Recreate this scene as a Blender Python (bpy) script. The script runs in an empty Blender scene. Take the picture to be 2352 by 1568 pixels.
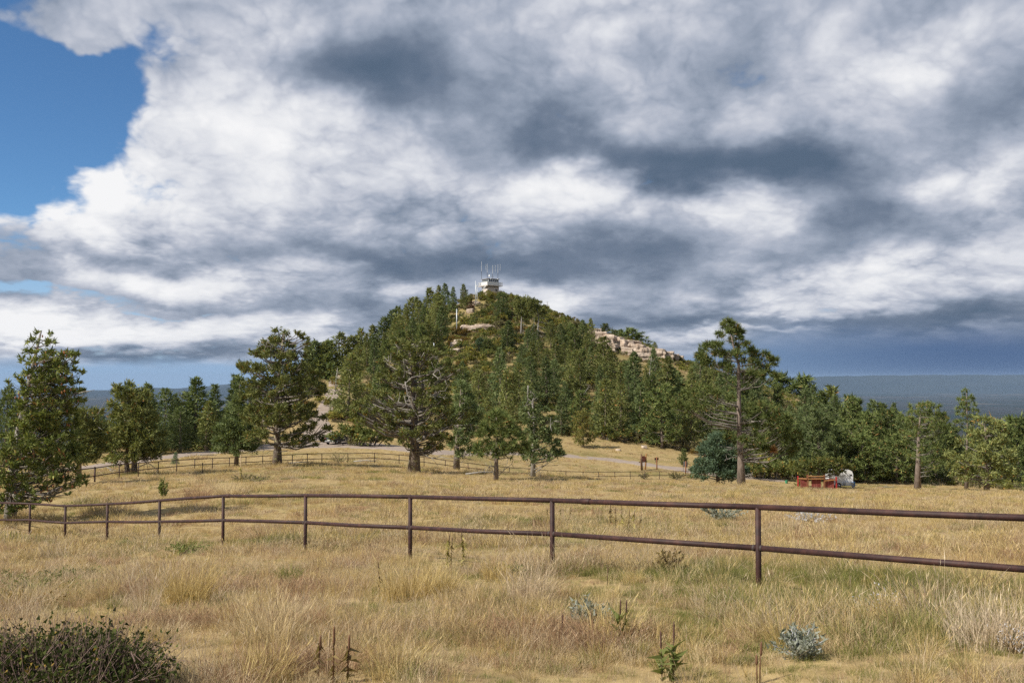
import bpy, math, random
import numpy as np
from mathutils import Vector, Matrix

random.seed(7)
SC = bpy.context.scene
COL = SC.collection
R = math.radians

# ------------------------------------------------------------------ camera
F = 2286.7                      # focal length in picture units (2352 units wide, 35 mm lens on 36 mm film)
PITCH = math.atan((870 - 784) / F)
cam_data = bpy.data.cameras.new('camera')
cam_data.lens = 35.0
cam_data.sensor_width = 36.0
cam_data.clip_start = 0.1
cam_data.clip_end = 200000.0
cam = bpy.data.objects.new('camera', cam_data)
COL.objects.link(cam)
cam.location = (0, 0, 0)
cam.rotation_euler = (math.pi / 2 + PITCH, 0, 0)
SC.camera = cam

def ray(px, py):
    u, v = (px - 1176) / F, (784 - py) / F
    c, s = math.cos(PITCH), math.sin(PITCH)
    return Vector((u, c - v * s, s + v * c))

def at(px, py, Y):
    """the point at depth Y seen at a place of the photograph"""
    d = ray(px, py)
    return d * (Y / d.y)

# ------------------------------------------------------------------ sun, sky, exposure
SUN_AZ, SUN_EL = R(-118), R(43)           # azimuth from the view direction (negative: left), elevation
sun_dir = Vector((math.sin(SUN_AZ) * math.cos(SUN_EL), math.cos(SUN_AZ) * math.cos(SUN_EL), math.sin(SUN_EL)))
sl = bpy.data.lights.new('sun', 'SUN')
sl.energy = 5.0
sl.angle = R(0.5)
sl.color = (1.0, 0.93, 0.82)
sun = bpy.data.objects.new('sun', sl)
COL.objects.link(sun)
sun.rotation_euler = sun_dir.to_track_quat('Z', 'Y').to_euler()

SC.view_settings.view_transform = 'Standard'
SC.view_settings.look = 'None'
SC.view_settings.gamma = 1.0
SC.view_settings.exposure = 0.32
SC.view_settings.use_curve_mapping = False
SC.render.engine = 'CYCLES'
SC.cycles.use_denoising = False
SC.cycles.use_adaptive_sampling = True
SC.cycles.adaptive_threshold = 0.01
SC.cycles.sample_clamp_indirect = 3.0
SC.cycles.sample_clamp_direct = 12.0
SC.cycles.adaptive_min_samples = 48
SC.cycles.max_bounces = 4
SC.cycles.diffuse_bounces = 2
SC.cycles.glossy_bounces = 2
SC.cycles.transmission_bounces = 3
SC.cycles.volume_bounces = 1
SC.cycles.transparent_max_bounces = 6
SC.cycles.caustics_reflective = False
SC.cycles.caustics_refractive = False


class NT:
    """short-hand for building node trees"""
    def __init__(self, tree):
        self.t = tree
    def n(self, kind, **kw):
        nd = self.t.nodes.new(kind)
        for k, v in kw.items():
            setattr(nd, k, v)
        return nd
    def put(self, sock, v):
        if isinstance(v, bpy.types.NodeSocket):
            self.t.links.new(v, sock)
        elif v is not None:
            sock.default_value = v
    def math(self, op, a, b=None, c=None, clamp=False):
        nd = self.n('ShaderNodeMath', operation=op, use_clamp=clamp)
        for i, v in enumerate((a, b, c)):
            if v is not None:
                self.put(nd.inputs[i], v)
        return nd.outputs[0]
    def vec(self, op, a, b=None, c=None, scale=None):
        nd = self.n('ShaderNodeVectorMath', operation=op)
        for i, v in enumerate((a, b, c)):
            if v is not None:
                self.put(nd.inputs[i], v)
        if scale is not None:
            self.put(nd.inputs['Scale'], scale)
        return nd.outputs['Value'] if op in ('DOT_PRODUCT', 'LENGTH', 'DISTANCE') else nd.outputs[0]
    def noise(self, v, scale, detail=5, rough=0.55, color=False, dist=0.0, lac=2.0):
        nd = self.n('ShaderNodeTexNoise')
        nd.noise_dimensions = '3D'
        if v is not None:
            self.put(nd.inputs['Vector'], v)
        nd.inputs['Scale'].default_value = scale
        nd.inputs['Detail'].default_value = detail
        nd.inputs['Roughness'].default_value = rough
        nd.inputs['Lacunarity'].default_value = lac
        nd.inputs['Distortion'].default_value = dist
        return nd.outputs['Color'] if color else nd.outputs[0]
    def ramp(self, fac, stops, interp='LINEAR'):
        nd = self.n('ShaderNodeValToRGB')
        r = nd.color_ramp
        r.interpolation = interp
        while len(r.elements) > 1:
            r.elements.remove(r.elements[-1])
        r.elements[0].position = stops[0][0]
        r.elements[0].color = (*stops[0][1], 1)
        for p, c in stops[1:]:
            e = r.elements.new(p)
            e.color = (*c, 1)
        self.put(nd.inputs[0], fac)
        return nd.outputs[0]
    def mix(self, fac, a, b, mode='MIX'):
        nd = self.n('ShaderNodeMix', data_type='RGBA', blend_type=mode)
        self.put(nd.inputs['Factor'], fac)
        for k, v in (('A', a), ('B', b)):
            s = [i for i in nd.inputs if i.name == k and i.type == 'RGBA'][0]
            self.put(s, (*v, 1) if isinstance(v, tuple) and len(v) == 3 else v)
        return [o for o in nd.outputs if o.type == 'RGBA'][0]
    def smooth(self, v, lo, hi, a=0.0, b=1.0):
        nd = self.n('ShaderNodeMapRange', interpolation_type='SMOOTHSTEP')
        self.put(nd.inputs[0], v)
        nd.inputs[1].default_value, nd.inputs[2].default_value = lo, hi
        nd.inputs[3].default_value, nd.inputs[4].default_value = a, b
        return nd.outputs[0]


def build_sky():
    w = bpy.data.worlds.new('World')
    SC.world = w
    w.use_nodes = True
    t = w.node_tree
    t.nodes.clear()
    N = NT(t)
    out = N.n('ShaderNodeOutputWorld')
    bg = N.n('ShaderNodeBackground')
    t.links.new(bg.outputs[0], out.inputs[0])
    sky = N.n('ShaderNodeTexSky')
    sky.sky_type = 'NISHITA'
    sky.sun_disc = False
    sky.sun_elevation = SUN_EL
    sky.sun_rotation = SUN_AZ
    sky.altitude = 2700
    sky.air_density = 1.0
    sky.dust_density = 0.6
    sky.ozone_density = 1.5
    skyc = N.vec('SCALE', sky.outputs[0], scale=0.105)
    d = N.n('ShaderNodeTexCoord').outputs['Generated']
    d = N.vec('NORMALIZE', d)
    sep = N.n('ShaderNodeSeparateXYZ')
    t.links.new(d, sep.inputs[0])
    az = N.math('MULTIPLY', N.math('ARCTAN2', sep.outputs[0], sep.outputs[1]), 180 / math.pi)
    el = N.math('MULTIPLY', N.math('ARCSINE', sep.outputs[2]), 180 / math.pi)
    comb = N.n('ShaderNodeCombineXYZ')
    t.links.new(az, comb.inputs[0])
    t.links.new(el, comb.inputs[1])
    p = comb.outputs[0]
    # towards the horizon the layer is seen edge-on, so its billows shrink and flatten
    ke = N.math('ADD', N.math('DIVIDE', 66.0, N.math('ADD', N.math('ABSOLUTE', el), 9.0)), 3.9)
    dk = N.vec('SCALE', d, scale=ke)
    wcol = N.noise(dk, 0.75, 5, 0.58, color=True)
    wv = N.vec('SUBTRACT', wcol, (0.5, 0.5, 0.5))
    wa = N.math('DIVIDE', 62.0, ke)
    wv = N.vec('SCALE', wv, scale=wa)
    q = N.vec('MULTIPLY_ADD', wv, (1.5, 0.85, 0.0), p)

    def blob(acc, x, y, rx, ry, a):
        dd = ray(x, y).normalized()
        A = math.degrees(math.atan2(dd.x, dd.y))
        E = math.degrees(math.asin(dd.z))
        kx = 1 / (rx / F * 57.3 * 0.93)
        ky = 1 / (ry / F * 57.3 * 0.93)
        v = N.vec('MULTIPLY_ADD', q, (kx, ky, 0), (-A * kx, -E * ky, 0))
        g = N.math('POWER', 0.36788, N.vec('DOT_PRODUCT', v, v))
        return N.math('MULTIPLY_ADD', g, a, acc)

    L = N.math('MULTIPLY_ADD', N.noise(d, 1.6, 2, 0.5), 0.5, 0.31)
    for b in LIGHT:
        L = blob(L, *b)
    n1 = N.noise(dk, 0.95, 8, 0.60)
    n2 = N.noise(N.vec('ADD', dk, (-0.20, 0.0, 0.42)), 0.95, 5, 0.54)
    relief = N.math('SUBTRACT', n1, n2)
    # rounded heads of the cumulus
    pw = N.vec('MULTIPLY_ADD', N.vec('SUBTRACT', wcol, (0.5, 0.5, 0.5)), (1.1, 1.1, 1.1), dk)
    vo = N.n('ShaderNodeTexVoronoi', feature='F1')
    N.put(vo.inputs['Vector'], pw)
    vo.inputs['Scale'].default_value = 1.7
    vo.inputs['Detail'].default_value = 3.0
    vo.inputs['Roughness'].default_value = 0.62
    puff = N.math('SUBTRACT', 1.0, vo.outputs['Distance'])
    mass = N.smooth(L, 0.35, 0.85)
    L = N.math('MULTIPLY_ADD', N.math('MULTIPLY', puff, N.math('MULTIPLY_ADD', mass, 0.36, 0.09)), 1.0, L)
    L = N.math('MULTIPLY_ADD', N.math('SUBTRACT', n1, 0.5), 0.34, L)
    L = N.math('MULTIPLY_ADD', relief, 0.70, L)
    L = N.math('MULTIPLY_ADD', L, 1.22, -0.13)
    cloud = N.ramp(N.math('MULTIPLY_ADD', L, 0.64, 0.11), [(0.0, (0.095, 0.14, 0.21)), (0.11, (0.12, 0.165, 0.24)), (0.238, (0.17, 0.215, 0.295)), (0.354, (0.27, 0.32, 0.41)), (0.462, (0.39, 0.435, 0.53)), (0.572, (0.54, 0.57, 0.65)), (0.697, (0.7, 0.72, 0.775)), (0.821, (0.82, 0.83, 0.86)), (0.999, (0.93, 0.93, 0.94))])
    # how much cloud: almost everywhere, with the clear hole in the upper left
    C = N.math('MULTIPLY_ADD', N.math('SUBTRACT', n1, 0.5), 2.3, N.math('MULTIPLY_ADD', puff, 0.7, 1.34))
    for b in HOLES:
        C = blob(C, *b)
    cover = N.smooth(C, 0.12, 0.78)
    blue = N.mix(1.0, skyc, (0.62, 0.92, 1.12), 'MULTIPLY')
    blue = N.mix(N.smooth(el, 9.0, 2.0, 0.0, 0.75), blue, (0.44, 0.58, 0.76))
    col = N.mix(cover, blue, cloud)
    # air near the horizon: pale blue to the left, slate blue under the rain to the right
    side = N.smooth(az, -4.0, 26.0)
    low = N.mix(side, (0.30, 0.45, 0.66), (0.075, 0.135, 0.27))
    mid = N.smooth(az, 8.0, 15.0)
    # height of the band of air, higher under the rain
    top = N.math('MULTIPLY_ADD', mid, 1.9, 1.3)
    rag = N.math('MULTIPLY_ADD', N.math('SUBTRACT', n2, 0.5), 1.8, el)
    hz = N.math('DIVIDE', rag, top)
    hzf = N.smooth(hz, 0.35, 1.15, 1.0, 0.0)
    col = N.mix(hzf, col, low)
    # the part of the sky below the horizon only lights the ground from under the haze
    t.links.new(col, bg.inputs[0])
    bg.inputs[1].default_value = 0.80
    w.cycles.sampling_method = 'MANUAL'
    w.cycles.sample_map_resolution = 512

# bright and dark masses of the cloud deck: place and size in the photograph, gain
LIGHT = [
    (290, 455, 270, 95, .80), (120, 470, 150, 70, .25), (330, 250, 270, 130, .36), (640, 300, 230, 110, .38), (820, 330, 180, 70, .25),
    (560, 60, 130, 70, .28), (820, 155, 210, 75, -0.46), (1000, 180, 200, 120, -0.13), (1330, 150, 160, 90, .10), (1500, 40, 130, 50, .2),
    (1480, 365, 330, 60, -0.55), (1790, 340, 170, 60, -0.46), (1200, 330, 140, 60, -0.20),
    (1330, 445, 330, 55, .42), (1130, 480, 150, 60, .22), (1690, 490, 90, 70, .46), (1960, 500, 200, 90, -0.32), (1900, 410, 120, 60, -0.11),
    (2150, 130, 130, 70, .26), (2080, 180, 110, 60, .15), (2150, 420, 90, 40, .42), (2310, 440, 70, 40, .34), (2260, 500, 160, 50, .12),
    (2230, 280, 160, 70, -0.17), (1950, 640, 260, 48, .40), (1760, 690, 190, 30, .3), (2200, 620, 170, 40, .15), (2330, 540, 120, 60, .1),
    (760, 590, 260, 44, -0.32), (1000, 600, 150, 50, -0.20), (330, 572, 170, 22, -0.27), (100, 610, 150, 60, -0.13), (400, 632, 270, 42, .60), (140, 590, 30, 26, .25),
    (1420, 600, 300, 80, -0.38), (1280, 690, 90, 30, .42), (960, 660, 90, 24, .3), (620, 640, 160, 30, .1), (700, 700, 160, 26, -0.13),
    (1150, 600, 120, 40, -0.17), (860, 480, 200, 90, .08), (600, 490, 120, 70, .08),
    (430, 700, 250, 20, -0.11), (300, 765, 320, 36, .62), (60, 770, 130, 42, .55), (500, 735, 160, 26, .25), (760, 760, 120, 24, .30), (330, 815, 400, 14, -0.28),
    (1500, 735, 260, 22, -0.28), (1800, 745, 130, 9, .40), (1640, 760, 70, 18, .35), (2150, 735, 320, 26, -0.43), (1900, 715, 300, 14, -0.22), (2250, 690, 220, 20, -0.13),
    (240, 845, 260, 12, .3), (1560, 770, 50, 20, .2),
]
HOLES = [
    (50, 330, 190, 140, -1.5), (0, 450, 90, 60, -1.0), (0, 150, 200, 110, -1.5), (150, 180, 120, 80, -.95), (340, 50, 120, 50, -.95), (240, 105, 120, 30, -.6), (400, 105, 60, 30, -.5),
    (200, 50, 170, 46, .62), (10, 395, 90, 30, .5), (70, 128, 40, 14, .5), (190, 240, 40, 60, .5), (120, 690, 260, 14, -.85), (380, 712, 160, 9, -.7),
    (-250, 250, 260, 300, -.9), (100, 800, 500, 18, -.35),
]
build_sky()

# ------------------------------------------------------------------ helpers
def tag(o, label=None, cat=None, group=None, kind=None):
    if label: o['label'] = label
    if cat: o['category'] = cat
    if group: o['group'] = group
    if kind: o['kind'] = kind
    return o

def link(name, data, parent=None, mat=None):
    o = bpy.data.objects.new(name, data)
    COL.objects.link(o)
    if parent is not None:
        o.parent = parent
    if mat is not None and data is not None and len(data.materials) == 0:
        data.materials.append(mat)
    return o

def empty(name, loc=(0, 0, 0), rz=0.0):
    o = bpy.data.objects.new(name, None)
    o.empty_display_size = 0.2
    COL.objects.link(o)
    o.location = loc
    o.rotation_euler = (0, 0, rz)
    return o

def np_mesh(name, V, Fc, smooth=False, uv=None):
    """mesh from arrays; Fc is an (n,3) or (n,4) index array"""
    V = np.asarray(V, dtype=np.float32)
    Fc = np.asarray(Fc, dtype=np.int32)
    me = bpy.data.meshes.new(name)
    nf, k = Fc.shape
    me.vertices.add(len(V))
    me.vertices.foreach_set('co', V.ravel())
    me.loops.add(nf * k)
    me.loops.foreach_set('vertex_index', Fc.ravel())
    me.polygons.add(nf)
    me.polygons.foreach_set('loop_start', np.arange(nf, dtype=np.int32) * k)
    me.polygons.foreach_set('loop_total', np.full(nf, k, dtype=np.int32))
    if smooth:
        me.polygons.foreach_set('use_smooth', np.ones(nf, dtype=bool))
    me.update(calc_edges=True)
    return me

class MB:
    """collects simple solids into one mesh"""
    def __init__(self):
        self.v, self.f = [], []
    def raw(self, vs, fs):
        o = len(self.v)
        self.v += [tuple(p) for p in vs]
        self.f += [tuple(i + o for i in q) for q in fs]
        return self
    def box(self, c, s, rz=0.0, rx=0.0, taper=1.0):
        M = Matrix.Translation(c) @ Matrix.Rotation(rz, 4, 'Z') @ Matrix.Rotation(rx, 4, 'X')
        vs = []
        for z in (-.5, .5):
            k = taper if z > 0 else 1
            for x, y in ((-.5, -.5), (.5, -.5), (.5, .5), (-.5, .5)):
                vs.append(M @ Vector((x * s[0] * k, y * s[1] * k, z * s[2])))
        return self.raw(vs, [(0, 3, 2, 1), (4, 5, 6, 7), (0, 1, 5, 4), (1, 2, 6, 5), (2, 3, 7, 6), (3, 0, 4, 7)])
    def tube(self, pts, rad, n=8, cap=True):
        pts = [Vector(p) for p in pts]
        if not hasattr(rad, '__len__'):
            rad = [rad] * len(pts)
        vs, fs = [], []
        for i, p in enumerate(pts):
            a = pts[max(i - 1, 0)]
            b = pts[min(i + 1, len(pts) - 1)]
            t = (b - a)
            t = t.normalized() if t.length > 1e-9 else Vector((0, 0, 1))
            ref = Vector((0, 0, 1)) if abs(t.z) < 0.9 else Vector((1, 0, 0))
            u = t.cross(ref).normalized()
            w = u.cross(t)
            for j in range(n):
                an = 2 * math.pi * j / n
                vs.append(p + (u * math.cos(an) + w * math.sin(an)) * rad[i])
        m = len(pts)
        for i in range(m - 1):
            for j in range(n):
                k = (j + 1) % n
                fs.append((i * n + j, i * n + k, (i + 1) * n + k, (i + 1) * n + j))
        if cap:
            fs.append(tuple(reversed(range(n))))
            fs.append(tuple(range((m - 1) * n, m * n)))
        return self.raw(vs, fs)
    def prism(self, poly, y0, y1):
        """polygon in the x,z plane, extruded along y"""
        n = len(poly)
        vs = [(x, y0, z) for x, z in poly] + [(x, y1, z) for x, z in poly]
        fs = [tuple(range(n)), tuple(reversed(range(n, 2 * n)))]
        for i in range(n):
            j = (i + 1) % n
            fs.append((i, i + n, j + n, j))
        return self.raw(vs, fs)
    def mesh(self, name, smooth=False):
        me = bpy.data.meshes.new(name)
        me.from_pydata(self.v, [], self.f)
        if smooth:
            me.polygons.foreach_set('use_smooth', np.ones(len(me.polygons), dtype=bool))
        me.update()
        return me
    def build(self, name, mat, parent=None, smooth=False):
        return link(name, self.mesh(name, smooth), parent, mat)

def copy_tree(o, parent=None):
    c = o.copy()
    COL.objects.link(c)
    c.parent = parent
    for ch in list(o.children):
        copy_tree(ch, c)
    return c

def material(name, fn, rough=0.9, spec=0.2):
    m = bpy.data.materials.new(name)
    m.use_nodes = True
    t = m.node_tree
    t.nodes.clear()
    N = NT(t)
    out = N.n('ShaderNodeOutputMaterial')
    b = N.n('ShaderNodeBsdfPrincipled')
    b.inputs['Roughness'].default_value = rough
    b.inputs['Specular IOR Level'].default_value = spec
    t.links.new(b.outputs[0], out.inputs[0])
    fn(N, b)
    return m

def bump(N, b, h, dist=0.02, strength=0.6):
    nd = N.n('ShaderNodeBump')
    nd.inputs['Strength'].default_value = strength
    nd.inputs['Distance'].default_value = dist
    N.put(nd.inputs['Height'], h)
    N.t.links.new(nd.outputs[0], b.inputs['Normal'])

def pos(N):
    return N.n('ShaderNodeNewGeometry').outputs['Position']

def ocoord(N):
    return N.n('ShaderNodeTexCoord').outputs['Object']

def plain(name, col, rough=0.7, var=0.15, scale=6.0, spec=0.3, metal=0.0):
    def fn(N, b):
        v = N.noise(ocoord(N), scale, 4)
        c = N.mix(v, tuple(x * (1 - var) for x in col), tuple(min(1, x * (1 + var)) for x in col))
        N.put(b.inputs['Base Color'], c)
        b.inputs['Metallic'].default_value = metal
    return material(name, fn, rough, spec)

# ------------------------------------------------------------------ lie of the land
# near fence, one straight line of posts: x in the photograph -> depth
def fence_depth(px):
    t = (px - 1176) / F
    return 12.85 / (t + 0.9)

FENCE = [(69, 1155, 1222), (150.5, 1160, 1236), (247, 1156, 1243), (367, 1147.5, 1247), (513, 1137, 1250),
         (702, 1136, 1262), (942.5, 1139, 1278), (1268.5, 1147, 1310), (1741, 1162.5, 1346)]
CTRL = []          # ground control points x, y, z
for x, yt, yb in FENCE:
    Y = fence_depth(x)
    p = at(x, yb, Y)
    CTRL.append((p.x, p.y, p.z - 0.06))
CTRL += [(0, 0, -1.62), (-7, 0, -1.75), (7, 0, -1.55), (0, -14, -1.3), (-20, -10, -2.2), (20, -10, -1.4), (0, 5.5, -1.85), (-5, 7, -2.02), (5, 6.5, -1.85)]
def c(px, py, Y, dz=0.0):
    p = at(px, py, Y)
    CTRL.append((p.x, p.y, p.z + dz))
def cw(x, y, z):
    CTRL.append((x, y, z))
# meadow beyond the near fence
c(60, 1195, 36); c(300, 1087, 74); c(218, 1100, 62); c(638, 1068, 86); c(950, 1087, 78); c(1140, 1103, 68); c(1225, 1093, 73)
c(1703, 1117, 85); c(1860, 1129, 78); c(1960, 1131, 78); c(1860, 1134, 66); c(2110, 1133, 78); c(1700, 1128, 68); c(1400, 1104, 92); c(2100, 1128, 92); c(2352, 1130, 92); c(1880, 1127, 92); c(2352, 1170, 40); c(1900, 1150, 48)
c(1500, 1130, 55); c(600, 1100, 52); c(900, 1115, 48)
# along the far fence
FARF = [(150, 1082, 55), (218, 1074, 61), (274, 1066.5, 67), (318, 1063, 71.5), (363.7, 1059.6, 76), (406, 1056.5, 80.5), (447.4, 1053.9, 85), (488, 1052, 87), (527, 1050.5, 89), (565, 1048.7, 90.5), (603.5, 1046.8, 92),
        (638, 1045, 93), (671.9, 1043.5, 94), (706, 1042, 95), (739.4, 1041, 96), (799, 1040.8, 97.5), (859.8, 1040.2, 99), (916.7, 1044.3, 101), (974, 1049.5, 103), (1023, 1056.4, 104), (1075, 1063, 106), (1125, 1069, 108),
        (1170, 1073.3, 110), (1215, 1076.3, 112), (1258, 1080, 114), (1299.7, 1082, 116), (1339, 1083.3, 118), (1375, 1083.5, 120), (1412, 1083.4, 122), (1447.5, 1083, 124), (1481, 1082.5, 126), (1514.5, 1082.3, 128), (1546.7, 1082, 130), (1580, 1082, 132), (1612, 1082, 134)]
for x, yt, Y in FARF:
    p = at(x, yt, Y)
    CTRL.append((p.x, p.y, p.z - 0.98))
# ground beyond the far fence
c(740, 1020, 130); c(770, 1015, 133); c(900, 1020, 130); c(1000, 1038, 122); c(420, 1042, 112); c(600, 1028, 124)
c(1350, 1048, 146); c(1480, 1068, 140); c(1600, 1088, 136); c(1340, 1020, 160); c(1450, 1025, 162)
c(1880, 1119.5, 130); c(1940, 1119.5, 134); c(2060, 1123, 136); c(2300, 1126, 138)
# the hill
c(1126, 674, 300); c(1200, 690, 298); c(1060, 690, 296); c(1270, 718, 296); c(1360, 762, 290); c(1460, 792, 284); c(1560, 828, 276)
c(1700, 885, 268); c(1830, 920, 262); c(1920, 950, 256); c(2050, 1000, 245); c(2200, 1050, 235)
c(1094, 706, 280); c(1048, 768, 254); c(1110, 762, 256); c(1130, 840, 226); c(1045, 800, 240); c(1200, 790, 244)
c(1000, 740, 285); c(900, 800, 270); c(800, 850, 258); c(740, 890, 250); c(680, 930, 236); c(600, 965, 215)
c(770, 900, 185); c(735, 955, 155); c(760, 870, 205); c(880, 900, 200); c(1000, 920, 190)
c(1300, 850, 224); c(1400, 900, 206); c(1500, 930, 200); c(1650, 970, 198); c(1800, 1010, 195); c(2000, 1060, 190)
c(1200, 960, 178); c(1100, 985, 166); c(980, 990, 160); c(1700, 1050, 165); c(1900, 1080, 165)
# land falling away round the ridge
for x, y, z in ((-70, 170, -13), (-110, 130, -16), (-150, 60, -18), (-140, -20, -12), (-120, 220, -36), (-80, 280, -24), (-60, 340, -12),
                (-190, 180, -48), (0, 380, 2), (60, 360, -16), (110, 300, -36), (140, 230, -38), (120, 150, -24), (130, 60, -14),
                (120, -30, -5), (210, 200, -66), (200, 60, -30), (-20, 430, -40), (-200, 330, -85), (200, 340, -90), (-100, 420, -85), (90, 430, -75)):
    cw(x, y, z)
CTRL = np.array(CTRL, dtype=np.float64)
_n = len(CTRL)
def _kern(A, B):
    d = np.sqrt(((A[:, None, :] - B[None, :, :]) ** 2).sum(-1))
    return d
_K = _kern(CTRL[:, :2], CTRL[:, :2]) - 0.35 * np.eye(_n) * 0
_K = np.sqrt(_K ** 2 + 9.0)             # multiquadric, rounded over 3 m
_A = np.zeros((_n + 3, _n + 3))
_A[:_n, :_n] = _K - np.eye(_n) * 0.4
_A[:_n, _n] = 1; _A[:_n, _n + 1:] = CTRL[:, :2]
_A[_n, :_n] = 1; _A[_n + 1:, :_n] = CTRL[:, :2].T
_W = np.linalg.solve(_A, np.concatenate([CTRL[:, 2], np.zeros(3)]))

def ground_z(X, Y):
    X = np.atleast_1d(np.asarray(X, dtype=np.float64)); Y = np.atleast_1d(np.asarray(Y, dtype=np.float64))
    out = np.empty(X.shape)
    fx, fy = X.ravel(), Y.ravel()
    res = np.empty(fx.shape)
    for i in range(0, len(fx), 20000):
        P = np.stack([fx[i:i + 20000], fy[i:i + 20000]], -1)
        K = np.sqrt(_kern(P, CTRL[:, :2]) ** 2 + 9.0)
        res[i:i + 20000] = K @ _W[:_n] + _W[_n] + P @ _W[_n + 1:]
    # fine unevenness
    res += 0.05 * np.sin(fx * 0.9 + 1.3) * np.sin(fy * 0.7) + 0.03 * np.sin(fx * 2.1 + fy * 1.4)
    d = np.hypot(fx, fy - 120)
    far = np.clip((d - 300) / 120, 0, 1) ** 2
    res = res - far * 60
    return res.reshape(X.shape)

def gz(x, y):
    return float(ground_z([x], [y])[0])

def on_ground(px, py, y0=4.0, y1=330.0):
    """where the line of sight through a place of the photograph meets the ground"""
    d = ray(px, py)
    ys = np.geomspace(y0, y1, 1100)
    xs = ys * d.x / d.y
    zs = ys * d.z / d.y
    hit = np.nonzero(zs <= ground_z(xs, ys))[0]
    i = hit[0] if len(hit) else len(ys) - 1
    return Vector((xs[i], ys[i], gz(xs[i], ys[i])))

# ------------------------------------------------------------------ ground sheets
def ground_col(N, b):
    P = pos(N)
    sepp = N.n('ShaderNodeSeparateXYZ'); N.t.links.new(P, sepp.inputs[0])
    big = N.noise(P, 0.09, 4, 0.6)
    fine = N.noise(N.vec('MULTIPLY', P, (1, 1, 0.3)), 2.6, 6, 0.65)
    straw = N.ramp(fine, [(0.25, (0.18, 0.13, 0.06)), (0.45, (0.30, 0.22, 0.105)), (0.6, (0.40, 0.30, 0.145)), (0.8, (0.29, 0.24, 0.105))])
    olive = N.ramp(fine, [(0.3, (0.13, 0.12, 0.04)), (0.7, (0.27, 0.215, 0.085))])
    col = N.mix(N.smooth(big, 0.45, 0.68), straw, olive)
    soil = N.ramp(fine, [(0.3, (0.16, 0.13, 0.055)), (0.55, (0.25, 0.20, 0.085)), (0.8, (0.18, 0.165, 0.06))])
    hill = N.smooth(N.math('MULTIPLY_ADD', big, 20, sepp.outputs[1]), 168, 196)
    col = N.mix(hill, col, soil)
    N.put(b.inputs['Base Color'], col)
    bump(N, b, fine, 0.05, 0.7)
M_ground = material('meadow ground', ground_col, 0.95, 0.1)

def polar(ths, rs, cx=0.0, cy=0.0):
    T, RR = np.meshgrid(ths, rs)
    return cx + RR * np.sin(T), cy + RR * np.cos(T)

def sheet(name, X, Y, Z, mat, wrap=False):
    nr, nt = X.shape
    V = np.stack([X, Y, Z], -1).reshape(-1, 3)
    i = np.arange(nr - 1)[:, None] * nt + np.arange(nt - 1)[None, :]
    q = np.stack([i, i + nt, i + nt + 1, i + 1], -1).reshape(-1, 4)
    q = q[:, ::-1]
    me = np_mesh(name, V, q, smooth=True)
    return link(name, me, None, mat)

ths = np.concatenate([np.radians(np.linspace(-180, -48, 45)[:-1]), np.radians(np.arange(-48, 48.01, 0.45)), np.radians(np.linspace(48, 180, 45)[1:])])
rs = np.concatenate([[0.0], np.geomspace(1.2, 460, 210)])
gx, gy = polar(ths, rs)
ground = sheet('ground', gx, gy, ground_z(gx, gy), M_ground)
tag(ground, 'dry straw coloured meadow running up into a brushy hill', kind='structure')

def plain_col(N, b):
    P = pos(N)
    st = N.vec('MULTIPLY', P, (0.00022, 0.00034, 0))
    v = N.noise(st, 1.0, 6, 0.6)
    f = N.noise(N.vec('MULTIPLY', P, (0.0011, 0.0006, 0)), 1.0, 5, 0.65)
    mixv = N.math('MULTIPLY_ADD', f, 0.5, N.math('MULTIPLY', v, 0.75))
    col = N.ramp(mixv, [(0.40, (0.010, 0.018, 0.018)), (0.56, (0.018, 0.028, 0.024)), (0.63, (0.042, 0.038, 0.036)), (0.68, (0.020, 0.028, 0.026)), (0.77, (0.11, 0.09, 0.07))])  # dark tones hold the storm cloud's shade, put into the land colour
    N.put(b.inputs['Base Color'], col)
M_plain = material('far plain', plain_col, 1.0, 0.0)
th2 = np.radians(np.concatenate([np.linspace(-180, -50, 30)[:-1], np.arange(-50, 50.1, 1.0), np.linspace(50, 180, 30)[1:]]))
r2 = np.concatenate([[0.0], np.geomspace(300, 62000, 90)])
px_, py_ = polar(th2, r2)
rng0 = np.random.default_rng(5)
def rolling(X, Y):
    z = np.zeros(X.shape)
    for k, a in ((1 / 5200, 60), (1 / 2600, 34), (1 / 1300, 16)):
        for _ in range(3):
            th, ph = rng0.uniform(0, 6.28), rng0.uniform(0, 6.28)
            z += a * np.sin((X * math.cos(th) + Y * math.sin(th)) * k * 6.28 + ph)
    return z
rr = np.hypot(px_, py_)
pz_ = -680 + rolling(px_, py_) * np.clip(rr / 6000, 0, 1) * np.clip((26000 - rr) / 14000, 0.12, 1)
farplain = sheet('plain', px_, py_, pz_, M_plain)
tag(farplain, 'wooded lowland stretching to the horizon, storm shade put into its dark colour', kind='structure')

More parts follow.
